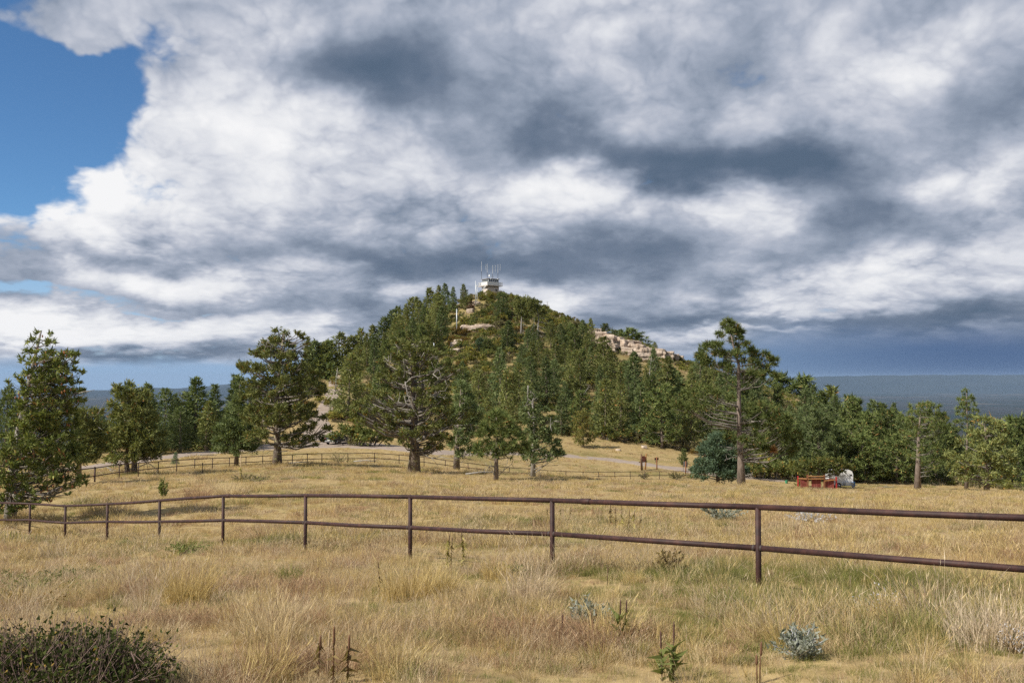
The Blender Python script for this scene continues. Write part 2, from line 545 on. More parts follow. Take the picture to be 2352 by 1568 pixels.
# long mesa and pale ranges on the skyline
def range_sheet(name, prof, Y, depth, mat, label):
    xs = np.linspace(prof[0][0], prof[-1][0], 90)
    ys = np.interp(xs, [p[0] for p in prof], [p[1] for p in prof])
    ys = ys - 0.9 * np.sin(xs * 0.09) * np.sin(xs * 0.031)
    top = [at(x, y, Y) for x, y in zip(xs, ys)]
    X = np.array([[p.x for p in top]] * 6)
    Z0 = np.array([p.z for p in top])
    Yd = np.array([Y - depth * .5, Y - depth * .25, Y - depth * .06, Y, Y + depth * .3, Y + depth * .6])[:, None] + 0 * X
    k = np.array([0, .45, .9, 1, .8, 0])[:, None]
    Z = -690 + (Z0[None, :] + 690) * k
    o = sheet(name, X, Yd, Z, mat)
    return tag(o, label, kind='structure')
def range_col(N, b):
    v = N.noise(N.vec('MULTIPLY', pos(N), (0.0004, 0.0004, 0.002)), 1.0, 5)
    N.put(b.inputs['Base Color'], N.ramp(v, [(0.3, (0.012, 0.020, 0.022)), (0.7, (0.028, 0.036, 0.036))]))  # darkened for the mesa: storm shade put into the range colour
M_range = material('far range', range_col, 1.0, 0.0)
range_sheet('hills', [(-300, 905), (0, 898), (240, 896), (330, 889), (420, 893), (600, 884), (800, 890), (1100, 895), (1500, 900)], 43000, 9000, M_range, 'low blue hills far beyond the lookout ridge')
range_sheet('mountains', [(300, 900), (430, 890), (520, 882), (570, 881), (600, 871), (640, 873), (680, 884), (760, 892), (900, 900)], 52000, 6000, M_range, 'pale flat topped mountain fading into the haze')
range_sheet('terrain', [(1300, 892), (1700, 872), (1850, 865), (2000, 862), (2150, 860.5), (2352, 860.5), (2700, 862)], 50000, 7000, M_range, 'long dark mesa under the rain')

# haze: one closed box of pale air round everything
hb = MB().box((0, 0, -255), (136000, 136000, 1010))
hm = bpy.data.materials.new('haze air')
hm.use_nodes = True
hm.node_tree.nodes.clear()
_o = hm.node_tree.nodes.new('ShaderNodeOutputMaterial')
_v = hm.node_tree.nodes.new('ShaderNodeVolumePrincipled')
_v.inputs['Color'].default_value = (0.42, 0.58, 0.82, 1)
_v.inputs['Density'].default_value = 1.1e-5
_v.inputs['Anisotropy'].default_value = 0.0
hm.node_tree.links.new(_v.outputs[0], _o.inputs['Volume'])
haze = hb.build('haze', hm)
tag(haze, 'pale blue air that fades the far country', kind='stuff')

# ------------------------------------------------------------------ plant materials
def foliage(name, stops, accent=None, acc_amt=0.06, transl=0.22, clump=1.3, tint=0.22, gain=1.9):
    m = bpy.data.materials.new(name)
    m.use_nodes = True
    t = m.node_tree
    t.nodes.clear()
    N = NT(t)
    out = N.n('ShaderNodeOutputMaterial')
    g = N.n('ShaderNodeNewGeometry')
    oi = N.n('ShaderNodeObjectInfo')
    rnd = g.outputs['Random Per Island']
    cl = N.noise(ocoord(N), clump, 2, 0.5)
    v = N.math('ADD', N.math('MULTIPLY', rnd, 0.5), N.math('MULTIPLY', cl, 0.55))
    col = N.ramp(v, stops)
    if accent:
        col = N.mix(N.smooth(N.math('ADD', rnd, N.math('MULTIPLY', N.math('SUBTRACT', cl, 0.5), 0.5)), 1.0 - acc_amt, 1.01 - acc_amt), col, accent)
    k = N.math('MULTIPLY_ADD', oi.outputs['Random'], tint * 2 * gain, (1.0 - tint) * gain)
    col = N.vec('MULTIPLY', N.vec('SCALE', col, scale=k), (0.95, 1.0, 1.2))
    d = N.n('ShaderNodeBsdfDiffuse'); tr = N.n('ShaderNodeBsdfTranslucent'); mx = N.n('ShaderNodeMixShader')
    N.put(d.inputs[0], col)
    N.put(tr.inputs[0], N.vec('MULTIPLY', col, (1.25, 1.3, 0.7)))
    mx.inputs[0].default_value = transl
    t.links.new(d.outputs[0], mx.inputs[1]); t.links.new(tr.outputs[0], mx.inputs[2])
    t.links.new(mx.outputs[0], out.inputs[0])
    return m

FIR = foliage('fir needles', [(0.15, (0.030, 0.037, 0.013)), (0.42, (0.080, 0.087, 0.027)), (0.70, (0.138, 0.138, 0.043)), (0.95, (0.20, 0.185, 0.066))], (0.20, 0.10, 0.03), 0.012)
FIR2 = foliage('grey fir needles', [(0.15, (0.026, 0.036, 0.015)), (0.5, (0.070, 0.086, 0.031)), (0.85, (0.135, 0.145, 0.054))])
FIRC = foliage('cone bearing fir needles', [(0.15, (0.026, 0.036, 0.011)), (0.5, (0.082, 0.094, 0.026)), (0.85, (0.17, 0.168, 0.05))], (0.18, 0.11, 0.035), 0.012)
SPRUCE = foliage('blue spruce needles', [(0.15, (0.026, 0.042, 0.024)), (0.5, (0.068, 0.095, 0.050)), (0.85, (0.125, 0.16, 0.085))])
PINE = foliage('pine needles', [(0.18, (0.024, 0.034, 0.011)), (0.45, (0.072, 0.090, 0.026)), (0.72, (0.140, 0.155, 0.045)), (0.95, (0.20, 0.20, 0.065))], (0.28, 0.15, 0.05), 0.012, 0.14, gain=1.6)
RUSTPINE = foliage('rusty pine needles', [(0.2, (0.05, 0.055, 0.014)), (0.5, (0.095, 0.095, 0.026)), (0.8, (0.15, 0.125, 0.037))], (0.24, 0.13, 0.04), 0.08)
DEADNEEDLE = foliage('dead needles', [(0.2, (0.20, 0.09, 0.03)), (0.8, (0.38, 0.20, 0.07))], gain=1.1)
OAK = [foliage('oak leaves olive', [(0.2, (0.052, 0.064, 0.018)), (0.6, (0.105, 0.112, 0.032)), (0.9, (0.155, 0.142, 0.04))], (0.24, 0.14, 0.035), 0.05, gain=1.65),
       foliage('oak leaves yellow green', [(0.2, (0.075, 0.078, 0.018)), (0.6, (0.15, 0.138, 0.032)), (0.9, (0.215, 0.175, 0.042))], (0.28, 0.14, 0.035), 0.06, gain=1.6),
       foliage('oak leaves orange', [(0.2, (0.13, 0.075, 0.022)), (0.6, (0.205, 0.125, 0.036)), (0.9, (0.26, 0.175, 0.055))], (0.14, 0.12, 0.03), 0.25, gain=1.2),
       foliage('oak leaves russet', [(0.2, (0.13, 0.08, 0.05)), (0.6, (0.22, 0.13, 0.085)), (0.9, (0.28, 0.19, 0.13))], (0.12, 0.11, 0.03), 0.1, gain=1.2),
       foliage('brush grey brown', [(0.2, (0.085, 0.075, 0.035)), (0.6, (0.15, 0.125, 0.06)), (0.9, (0.20, 0.17, 0.09))], (0.14, 0.14, 0.03), 0.12, gain=1.5)]
JUNIPER = foliage('juniper sprays', [(0.2, (0.035, 0.055, 0.022)), (0.6, (0.075, 0.105, 0.045)), (0.9, (0.12, 0.15, 0.07))])

def bark_fn(c0, c1, lichen):
    def fn(N, b):
        P = ocoord(N)
        f = N.noise(N.vec('MULTIPLY', P, (1, 1, 0.25)), 9.0, 5, 0.65)
        col = N.ramp(f, [(0.3, c0), (0.65, c1)])
        if lichen:
            l = N.noise(P, 3.2, 5, 0.6)
            col = N.mix(N.smooth(l, 0.56, 0.62), col, lichen)
        N.put(b.inputs['Base Color'], col)
        bump(N, b, f, 0.04, 0.9)
    return fn
BARK = material('fir bark', bark_fn((0.075, 0.058, 0.048), (0.24, 0.195, 0.16), (0.32, 0.31, 0.17)), 0.95, 0.1)
PBARK = material('pine bark', bark_fn((0.10, 0.08, 0.068), (0.29, 0.235, 0.20), None), 0.95, 0.1)
GREYWOOD = material('weathered wood', bark_fn((0.18, 0.165, 0.15), (0.36, 0.335, 0.305), None), 0.9, 0.1)
LIMB = material('grey limb bark', bark_fn((0.11, 0.10, 0.09), (0.27, 0.24, 0.21), None), 0.9, 0.1)

# ------------------------------------------------------------------ foliage builders
UP = np.array([0, 0, 1.0])
def unit(a):
    return a / np.maximum(np.linalg.norm(a, axis=-1, keepdims=True), 1e-9)

class Leaves:
    """many small pointed leaf faces gathered in arrays"""
    def __init__(self, rng):
        self.rng, self.P = rng, []
    def add(self, b, d, l, w):
        d = unit(d)
        s = unit(np.cross(d, self.rng.normal(size=d.shape)))
        l = np.asarray(l)[:, None]; w = np.asarray(w)[:, None]
        self.P.append(np.stack([b - s * w * .5 - d * l * .1, b + s * w * .5 - d * l * .1, b + d * l * .9], 1))
    def mesh(self, name):
        T = np.concatenate(self.P).astype(np.float32)
        n = len(T)
        return np_mesh(name, T.reshape(-1, 3), np.arange(n * 3, dtype=np.int32).reshape(-1, 3))
    def bough(self, p0, p1, width, n, size, ratio=0.36, flat=0.35):
        r = self.rng
        p0 = np.asarray(p0, float); p1 = np.asarray(p1, float)
        ax = p1 - p0
        an = unit(ax)
        side = unit(np.cross(an, UP) + 1e-6)
        t = r.uniform(0.12, 1.0, n) ** 0.75
        sd = r.uniform(-1, 1, n)
        wd = width * (0.35 + 0.9 * np.sin(np.clip(t, 0, 1) * 2.6))
        b = p0 + ax * t[:, None] + side * (sd * wd)[:, None] + UP * (r.normal(0, flat * width, n))[:, None]
        d = an * 0.6 + side * (sd * 0.7)[:, None] + UP * 0.28 + r.normal(0, 0.48, (n, 3))
        l = size * r.uniform(0.6, 1.25, n)
        self.add(b, d, l, l * ratio)
    def lobe(self, c, out, rad, n, size, ratio=0.36, boughs=9):
        """a rounded mass of several boughs fanning out of its heart"""
        r = self.rng
        c = np.asarray(c, float)
        out = unit(np.asarray(out, float))
        for _ in range(boughs):
            d = unit(r.normal(size=3) * np.array([1, 1, .85]) + out * 0.5 + UP * 0.25)
            tip = c + d * rad * np.array([1, 1, .9]) * r.uniform(.6, 1.15)
            st = c - d * rad * 0.15
            self.bough(st, tip, rad * 0.36, max(4, int(n / boughs)), size, ratio, 0.5)
    def tuft(self, c, d0, rad, n, ratio=0.17):
        r = self.rng
        d = unit(r.normal(size=(n, 3)) + np.asarray(d0)[None, :] * 0.75)
        l = rad * r.uniform(.75, 1.1, n)
        self.add(np.asarray(c)[None, :] + d * l[:, None] * .1, d, l, l * ratio)
    def tuftlobe(self, c, out, rad, k, trad, n=22, ratio=0.17):
        r = self.rng
        out = unit(np.asarray(out, float))
        for _ in range(k):
            d = unit(r.normal(size=3) + out * 0.5 + UP * 0.3)
            p = np.asarray(c) + d * rad * np.array([1, 1, .8]) * r.uniform(.45, 1.0)
            self.tuft(p, d * .7 + UP * .6, trad * r.uniform(.8, 1.2), n, ratio)

def trunk_tube(mb, pts, r0, r1, n=9):
    m = len(pts)
    rad = [r0 + (r1 - r0) * (i / (m - 1)) ** 0.85 for i in range(m)]
    rad[0] *= 1.22
    mb.tube(pts, rad, n)

def interp_pts(pts, z):
    """point of a trunk polyline at height z"""
    for a, b in zip(pts[:-1], pts[1:]):
        if a[2] <= z <= b[2]:
            k = (z - a[2]) / max(b[2] - a[2], 1e-6)
            return tuple(a[i] + (b[i] - a[i]) * k for i in range(3))
    return pts[-1] if z > pts[-1][2] else pts[0]

# ---- library of background trees, each mesh shared by its copies
def make_fir(seed, H, Rm, size, nbr, nl, bare=0.06, lop=0.0, skew=0.9, ragged=0.25):
    rng = np.random.default_rng(seed)
    lv = Leaves(rng)
    mb = MB()
    br = MB()
    lean = rng.normal(0, 0.02, 2) * H
    tp = [(lean[0] * (k / 5) ** 2, lean[1] * (k / 5) ** 2, H * 0.99 * k / 5 - (0.5 if k == 0 else 0)) for k in range(6)]
    trunk_tube(mb, tp, 0.028 * H + .03, 0.012, 7)
    ga = rng.uniform(0, 6.28)
    lob = rng.uniform(0, 6.28, 3)
    for i in range(nbr):
        f = (i + rng.uniform(0, 1)) / nbr
        z = H * (bare + (1 - bare) * f ** 0.92)
        ga += 2.4 + rng.normal(0, .3)
        prof = (1 - f) ** skew * (0.55 + 0.45 * min(1, f / 0.12))
        gap = 1 + ragged * (math.sin(3 * ga + lob[0] + z * 1.3) + 0.6 * math.sin(2 * ga - lob[1] + z * 2.7))
        L = max(0.22, Rm * prof * gap * rng.uniform(0.8, 1.15) * (1 + lop * math.cos(ga)) + 0.12)
        base = np.array(interp_pts(tp, z))
        rise = -0.12 * (1 - f) + 0.55 * f ** 2 + rng.normal(0, .06)
        tip = base + np.array([math.cos(ga) * L, math.sin(ga) * L, L * rise])
        n = max(8, int(nl * (L / Rm + 0.12)))
        lv.bough(base, tip, 0.24 * L + 0.14, n, size, 0.42, 0.42)
        if L > Rm * .35 and i % 2 == 0:
            br.tube([base, base + (tip - base) * .85], [0.012 * H * .4 + .008, 0.006], 3, cap=False)
    lv.bough((tp[-1][0], tp[-1][1], H * .9), (tp[-1][0], tp[-1][1], H * 1.01), 0.10, 26, size * .7)
    return {'trunk': mb.mesh('trunk', True), 'branches': br.mesh('branches'), 'crown': lv.mesh('crown'), 'H': H}

def make_pine(seed, H, Rm, trad, nbr, bare=0.22, k=3, nt=18, skew=0.55):
    rng = np.random.default_rng(seed)
    lv = Leaves(rng)
    mb, br = MB(), MB()
    lean = rng.normal(0, 0.025, 2) * H
    tp = [(lean[0] * (q / 5) ** 2, lean[1] * (q / 5) ** 2, H * 0.97 * q / 5 - (0.5 if q == 0 else 0)) for q in range(6)]
    trunk_tube(mb, tp, 0.022 * H + .03, 0.03, 7)
    ga = rng.uniform(0, 6.28)
    for i in range(nbr):
        f = (i + rng.uniform(0, 1)) / nbr
        z = H * (bare + (0.98 - bare) * f)
        ga += 2.4 + rng.normal(0, .4)
        L = Rm * max(0.12, (1 - f)) ** skew * rng.uniform(.55, 1.15) * (0.65 + .35 * min(1, f / .15))
        base = np.array(interp_pts(tp, z))
        tip = base + np.array([math.cos(ga) * L, math.sin(ga) * L, L * (0.12 + .5 * f + rng.normal(0, .1))])
        br.tube([base, base + (tip - base) * .6 + np.array([0, 0, -.08 * L]), tip], [0.014 * H * .3 + .015, .02, .01], 4, cap=False)
        m = max(2, int(k * (L / Rm) * 2.4 + 1))
        for _ in range(m):
            t = rng.uniform(.42, 1.05)
            cpt = base + (tip - base) * t + rng.normal(0, .18 * L + .05, 3) * np.array([1, 1, .6])
            lv.tuft(cpt, unit(tip - base) * .5 + UP * .6, trad * rng.uniform(.8, 1.25), nt, 0.20)
    lv.tuft(np.array(tp[-1]), UP, trad * 1.2, nt * 2)
    return {'trunk': mb.mesh('trunk', True), 'branches': br.mesh('branches'), 'crown': lv.mesh('crown'), 'H': H}

def make_shrub(seed, w, h, size, n, nst=7):
    rng = np.random.default_rng(seed)
    lv = Leaves(rng)
    st = MB()
    for _ in range(nst * 2):
        a, rr = rng.uniform(0, 6.28), math.sqrt(rng.uniform(0, 1))
        c0 = np.array([math.cos(a) * rr * w * .42, math.sin(a) * rr * w * .42, h * (0.35 + .4 * (1 - rr * rr) + rng.uniform(-.08, .12))])
        r = rng.uniform(.20, .34) * min(w, h * 1.6) * .8
        lv.lobe(c0, c0 - np.array([0, 0, h * .2]), r, n // (nst * 2), size, 0.7, 6)
        st.tube([(c0[0] * .3, c0[1] * .3, -.2), tuple(c0 * np.array([.7, .7, .5])), tuple(c0)], [.035, .025, .012], 4, cap=False)
    return {'stems': st.mesh('stems'), 'foliage': lv.mesh('foliage'), 'H': h}

def place(name, lib, loc, scale, rz, mats, label, cat, group=None, sxy=None, tilt=(0, 0)):
    """a plant: an Empty at its foot carrying copies of the library's meshes"""
    o = empty(name, loc, rz)
    o.rotation_euler = (tilt[0], tilt[1], rz)
    s = sxy if sxy else scale
    o.scale = (s, s, scale)
    for k, me in lib.items():
        if k == 'H':
            continue
        ch = bpy.data.objects.new(k, me)
        COL.objects.link(ch)
        ch.parent = o
        if len(me.materials) == 0:
            me.materials.append(None)
        ch.material_slots[0].link = 'OBJECT'
        ch.material_slots[0].material = mats[k]
        if k in ("branches", "stems"):
            ch["kind"] = "stuff"
    tag(o, label, cat, group)
    return o

# ---- single trees modelled after the photograph
def mapper(ox, oy, sc):
    """from a detail view of the photograph to its own units"""
    return lambda x, y: ((ox + x * sc) / 1.63265, (oy + y * sc) / 1.63265)

def hero(name, base_px, D, lobes, mp, mat, label, trunk=None, r0=0.35, size=0.30, dens=1.0, kind='fir', group=None, seed=1,
         bark=None, dead=(), depth=0.75, limb=None, front=1.0, rust=(), cones=0, trad=0.3, kpl=5, nt=20, lscale=1.0):
    rng = np.random.default_rng(seed)
    g = at(base_px[0], base_px[1], D)
    z0 = gz(g.x, D)
    g = Vector((g.x, D, z0))
    sc = D / F
    def rel(x, y):
        u, v = mp(x, y)
        p = at(u, v, D)
        return np.array([p.x - g.x, 0.0, p.z - g.z])
    o = empty(name, g)
    L = [(rel(x, y), r * mpscale(mp) * sc * lscale) for x, y, r in lobes]
    top = max(p[2] for p, r in L)
    if trunk:
        tp = [rel(x, y) for x, y in trunk]
        tp[0] = np.array([tp[0][0], 0, -0.6])
        tp = sorted(tp, key=lambda q: q[2])
    else:
        tp = [np.array([0, 0, -0.6]), np.array([0.0, 0, top * .3]), np.array([0.02 * top, 0, top * .65]), np.array([0, 0, top * .95])]
    mb = MB()
    trunk_tube(mb, [tuple(p) for p in tp], r0, 0.03, 12)
    t = mb.build('trunk', bark or BARK, o, True)
    lv, dv, br = Leaves(rng), Leaves(rng), MB()
    for i, (p, r) in enumerate(L):
        tr = np.array(interp_pts([tuple(q) for q in tp], p[2]))
        dx = p[0] - tr[0]
        Rw = max([abs(q[0] - np.array(interp_pts([tuple(a) for a in tp], q[2]))[0]) + rr for q, rr in L if abs(q[2] - p[2]) < 0.12 * top + .4])
        span = math.sqrt(max(Rw * Rw - dx * dx, 0.0)) * depth
        ysl = [-span * rng.uniform(.55, .95), span * rng.uniform(.3, .95)]
        if span < r * .6:
            ysl = [rng.uniform(-.3, .3) * r]
        elif span > 1.8 * r and rng.uniform() < .6:
            ysl.append(rng.uniform(-.3, .3) * span)
        for yy in ysl:
            cpt = np.array([p[0], yy, p[2] + rng.normal(0, .12 * r)])
            at_t = np.array(interp_pts([tuple(a) for a in tp], max(p[2] - 0.35 * math.hypot(dx, yy), .15 * top)))
            out = cpt - tr
            out[2] += .25 * r
            is_rust = i in rust
            if kind == 'fir':
                r *= 1.10
                n = int(dens * 48 * (r / size) ** 2)
                lv.lobe(cpt, out, r, n, size, 0.40, max(6, int(8 * r / size / 2.4)))
            else:
                (dv if is_rust else lv).tuftlobe(cpt, out, r, kpl, trad, nt, .13)
            mid = at_t + (cpt - at_t) * .55 + np.array([0, 0, -.10 * np.linalg.norm(cpt - at_t)]) + rng.normal(0, .08, 3)
            lr = min(0.09, 0.02 + 0.012 * np.linalg.norm(cpt - at_t)) * r0 / .35 * (.6 if kind == 'pine' else 1)
            br.tube([at_t, mid, cpt], [lr * 1.3, lr * .8, lr * .3], 4, cap=False)
            for _ in range(2):
                e = cpt + rng.normal(0, .6 * r, 3)
                br.tube([mid + (cpt - mid) * .4, e], [lr * .5, lr * .2], 3, cap=False)
    b = br.build('branches', limb or LIMB, o, True)
    b['kind'] = 'stuff'
    cr = link('crown', lv.mesh('crown'), o, mat)
    if dv.P:
        link('dead_needles', dv.mesh('dead_needles'), o, DEADNEEDLE)
    for k, line in enumerate(dead):
        pts = [rel(x, y) for x, y in line[1:]]
        dm = MB()
        yy = line[0]
        Rw = 0.9 * max(abs(q[0]) + rr for q, rr in L) * depth
        P = [p + np.array([0, yy * Rw + rng.normal(0, .1), 0]) for p in pts]
        m = len(P)
        dm.tube(P, [(0.042 - 0.03 * j / (m - 1)) * min(1, D / 75) for j in range(m)], 5)
        for _ in range(4):
            j = int(rng.integers(0, m - 1)); q = P[j] + (P[j + 1] - P[j]) * rng.uniform(.3, 1)
            e = q + (P[j + 1] - P[j]) * .35 + rng.normal(0, .35, 3)
            dm.tube([q, (q + e) / 2 + rng.normal(0, .05, 3), e], [.02, .015, .008], 4)
        dm.build('dead_branch', GREYWOOD, o, True)
    if cones:
        pick = rng.integers(0, len(L), cones)
        cm = MB()
        for q in pick:
            p, r = L[q]
            d = unit(rng.normal(size=3)) * r * rng.uniform(.75, 1.0)
            c3 = p + d + np.array([0, -abs(rng.normal(0, .5)) * Rw * .7, 0])
            h = .11
            cm.raw([c3 + np.array(v) for v in ((0, 0, h * .6), (.035, 0, 0), (0, .035, 0), (-.035, 0, 0), (0, -.035, 0), (0, 0, -h * .5))],
                   [(0, 1, 2), (0, 2, 3), (0, 3, 4), (0, 4, 1), (5, 2, 1), (5, 3, 2), (5, 4, 3), (5, 1, 4)])
        cn = cm.build('cones', CONE, o)
        cn['kind'] = 'stuff'
    tag(o, label, 'tree', group)
    return o

def mpscale(mp):
    a, b = mp(0, 0), mp(1, 0)
    return b[0] - a[0]

CONE = plain('cone scales', (0.30, 0.13, 0.055), 0.8)

# ------------------------------------------------------------------ single trees of the meadow
def S(s):
    return [tuple(float(v) for v in q.split(',')) for q in s.split()]
m1 = mapper(0, 1200, 960 / 2150)
m2 = mapper(800, 1150, 960 / 2150)
m3 = mapper(1600, 1000, 960 / 1771)
m4 = mapper(2500, 1150, 700 / 1568)
m5 = mapper(2900, 1350, 940 / 2352)
m6 = mapper(1300, 1200, 500 / 1307)

hero('leaning_fir_tree', (60, 1190), 35, S('360,120,32 330,190,42 390,180,26 320,260,46 385,270,36 300,340,46 380,350,54 450,330,44 560,280,36 610,290,24 530,350,44 480,400,54 400,430,64 560,430,42 610,440,30 320,440,54 262,480,34 300,520,54 400,520,64 500,500,54 560,520,42 250,560,42 340,600,64 440,600,64 540,600,46 600,610,34 655,590,22 200,520,28 190,640,34 300,680,64 400,700,64 500,700,54 580,690,44 645,680,32 240,760,60 350,800,74 450,800,64 550,780,54 180,780,34 200,870,54 300,900,74 420,900,74 530,880,64 600,850,44 150,960,54 80,1000,54 250,1000,74 380,1000,74 500,1000,64 600,960,44 60,1060,54 200,1100,74 330,1100,74 460,1100,74 580,1080,54 20,1120,54 100,1180,74 240,1200,74 380,1200,74 520,1180,64 640,1200,42 40,1260,74 160,1290,74 300,1290,74 430,1280,64 560,1270,54 680,1320,30 60,1360,74 200,1380,64 330,1380,54 460,1360,44 600,1390,30 660,1380,24 40,1440,64 160,1460,54 280,1440,44 400,1420,34 300,1500,34 450,1500,24 100,1540,50 60,1600,50 150,1590,44 20,1530,54 200,1550,34 10,1620,40'),
     m1, FIRC, 'leaning fir hung with brown cones, its pale trunk bare on one side', trunk=[(80, 1660), (105, 1300), (130, 1100), (160, 920), (215, 670), (262, 450), (310, 240), (345, 90)],
     r0=0.19, size=0.17, dens=0.85, lscale=.90, seed=11, cones=170, bark=GREYWOOD, depth=0.62,
     dead=[(-.35, (120, 1150), (150, 1000), (200, 930)), (-.45, (430, 790), (470, 740), (520, 700)), (-.5, (300, 520), (360, 490), (420, 460)), (-.5, (600, 690), (640, 650), (668, 620)), (-.4, (230, 1520), (350, 1500), (470, 1470), (540, 1420))])
hero('ragged_fir_tree', (195, 1102), 60, S('700,800,44 760,830,52 740,900,56 820,880,56 680,960,46 780,980,66 860,1000,46 720,1050,56 820,1080,56 700,1130,46 780,1150,56 860,1100,36 640,760,26 830,780,32 740,760,34 690,860,40 640,900,40 660,1040,50 640,1130,50'),
     m1, FIR, 'ragged olive fir with a pale bare upper trunk beside the leaning fir', trunk=[(665, 1200), (665, 900), (662, 740)], r0=0.16, size=0.25, dens=.75, seed=12,
     dead=[(-.7, (650, 870), (665, 900), (668, 990)), (-.6, (690, 870), (740, 820)), (-.5, (780, 880), (830, 870))])
C_ = S('1040,570,54 1000,590,36 1120,620,56 1060,650,66 1000,700,56 1180,640,54 1140,720,76 1060,780,86 980,800,54 1200,760,66 1250,830,66 1150,850,86 1060,900,86 980,930,66 1220,930,76 1300,960,56 1120,990,94 1020,1040,84 940,1060,54 1220,1040,84 1310,1060,56 960,1140,50 1060,1140,70 1170,1130,70 1280,1120,60 1360,1090,34')
o_ = hero('twin_trunk_fir_tree', (303, 1090), 75, C_, m1, FIR, 'round dark fir on two trunks by the bend of the far pipe fence', trunk=[(1130, 1290), (1125, 1000), (1060, 600)], r0=0.22, size=0.27, dens=.8, seed=13,
     dead=[(-.3, (1220, 1170), (1290, 1210), (1360, 1260)), (-.2, (1200, 1180), (1300, 1160), (1400, 1100)), (-.2, (940, 1250), (1010, 1290), (1080, 1290)), (-.25, (920, 1230), (980, 1260), (1060, 1250)), (-.2, (1100, 1250), (1180, 1230), (1260, 1190))])
_t2 = MB(); trunk_tube(_t2, [(-.35, .25, -.6), (-.55, .2, 1.2), (-.2, .1, 3.2)], .2, .08, 10); _t2.build('trunk', BARK, o_, True)

hero('broad_fir_tree', (638, 1066), 86, S('575,220,52 540,290,60 470,300,52 720,230,42 760,260,34 790,310,30 640,330,50 440,350,52 380,400,52 520,400,72 620,420,72 720,400,52 270,510,58 340,520,52 450,520,72 560,520,82 680,520,72 780,500,52 850,560,62 780,620,72 650,620,82 520,640,82 400,640,72 330,660,52 900,680,52 820,720,62 700,720,72 560,740,72 420,740,72 300,740,52 880,640,42 760,850,62 640,850,82 520,860,82 400,850,72 820,900,52 700,940,72 560,960,82 440,960,72 330,930,72 860,960,52 960,1020,42 780,1020,62 850,1100,52 880,1150,34 740,1130,50 650,1090,60 500,1050,72 380,1060,72'),
     m2, FIR, 'broad gnarled fir with a lopsided crown and lichened trunk before the far pipe fence', trunk=[(535, 1330), (540, 1150), (525, 850), (560, 500), (590, 220)], r0=0.42, size=0.26, dens=.8, seed=21, lscale=.85,
     dead=[(-.7, (630, 690), (700, 710), (780, 735), (900, 740)), (-.35, (620, 300), (660, 265), (690, 255)), (-.35, (650, 290), (700, 305), (760, 315)), (-.75, (560, 730), (590, 800), (600, 830)), (-.6, (480, 360), (490, 320), (500, 270)), (-.8, (520, 490), (545, 520)), (-.4, (320, 545), (360, 560)), (-.4, (650, 1200), (560, 1210), (430, 1180))])
hero('bushy_fir_tree', (540, 1048), 93, S('220,620,34 210,690,48 280,740,52 220,800,54 230,880,62 150,960,62 80,1020,62 250,1000,72 180,1080,82 80,1120,62 300,1100,72 40,1190,42 120,1200,52 230,1180,60 340,1180,52 300,860,50 150,880,40'),
     m2, FIR2, 'bushy grey green fir crowding the broad gnarled fir', trunk=[(190, 1240), (215, 900), (220, 620)], r0=0.2, size=0.28, dens=.8, seed=22)

hero('spreading_fir_tree', (950, 1088), 78, S('500,220,62 580,240,62 700,220,52 760,200,42 640,300,80 760,300,70 850,320,62 470,330,62 540,400,80 680,400,80 800,420,70 360,420,62 420,500,70 560,520,70 700,500,70 360,560,62 480,580,70 620,600,70 900,330,42 980,430,52 950,500,42 1050,520,50 1120,480,34 720,690,72 820,600,72 900,580,62 840,680,72 930,680,62 330,720,62 420,700,62 250,770,52 160,830,62 80,880,52 130,930,62 240,900,62 330,880,72 200,980,52 550,760,62 480,800,52 760,800,72 860,800,72 960,780,62 900,880,62 1000,900,62 560,930,90 680,900,62 430,950,72 350,1020,62 470,1050,72 600,1090,80 700,1100,80 560,1180,60 640,1200,50 800,1050,72 900,1030,72 1000,1020,72 1100,980,72 1180,930,60 880,1150,70 980,1150,70 800,1240,58 900,1250,50'),
     m6, FIR, 'spreading fir veined with pale dead branches on a thick lichened trunk', trunk=[(655, 1505), (668, 1250), (660, 900), (640, 550), (620, 250)], r0=0.5, size=0.24, dens=.8, seed=31, lscale=.80,
     dead=[(-.5, (560, 290), (540, 275), (490, 235)), (-.8, (545, 440), (470, 430), (410, 370)), (-.8, (475, 440), (455, 400), (450, 350)), (-.7, (740, 455), (780, 420), (820, 390)), (-.9, (600, 560), (620, 510), (660, 495)),
           (-1.0, (590, 650), (680, 560), (780, 540)), (-1.0, (620, 600), (640, 720), (690, 850), (740, 930), (755, 1015)), (-.95, (710, 880), (600, 860), (510, 835)), (-.85, (830, 740), (890, 730), (940, 690), (1000, 690)),
           (-.85, (880, 735), (940, 745), (1020, 755)), (-.75, (870, 530), (920, 570), (1020, 590)), (-.75, (870, 530), (900, 500), (930, 490)), (-.8, (465, 870), (400, 855), (300, 810)), (-.9, (650, 740), (690, 760), (730, 775)),
           (-.9, (530, 830), (545, 790), (560, 750)), (-.9, (690, 850), (620, 800), (600, 730)), (-.4, (760, 1290), (820, 1330), (880, 1340), (960, 1300))])
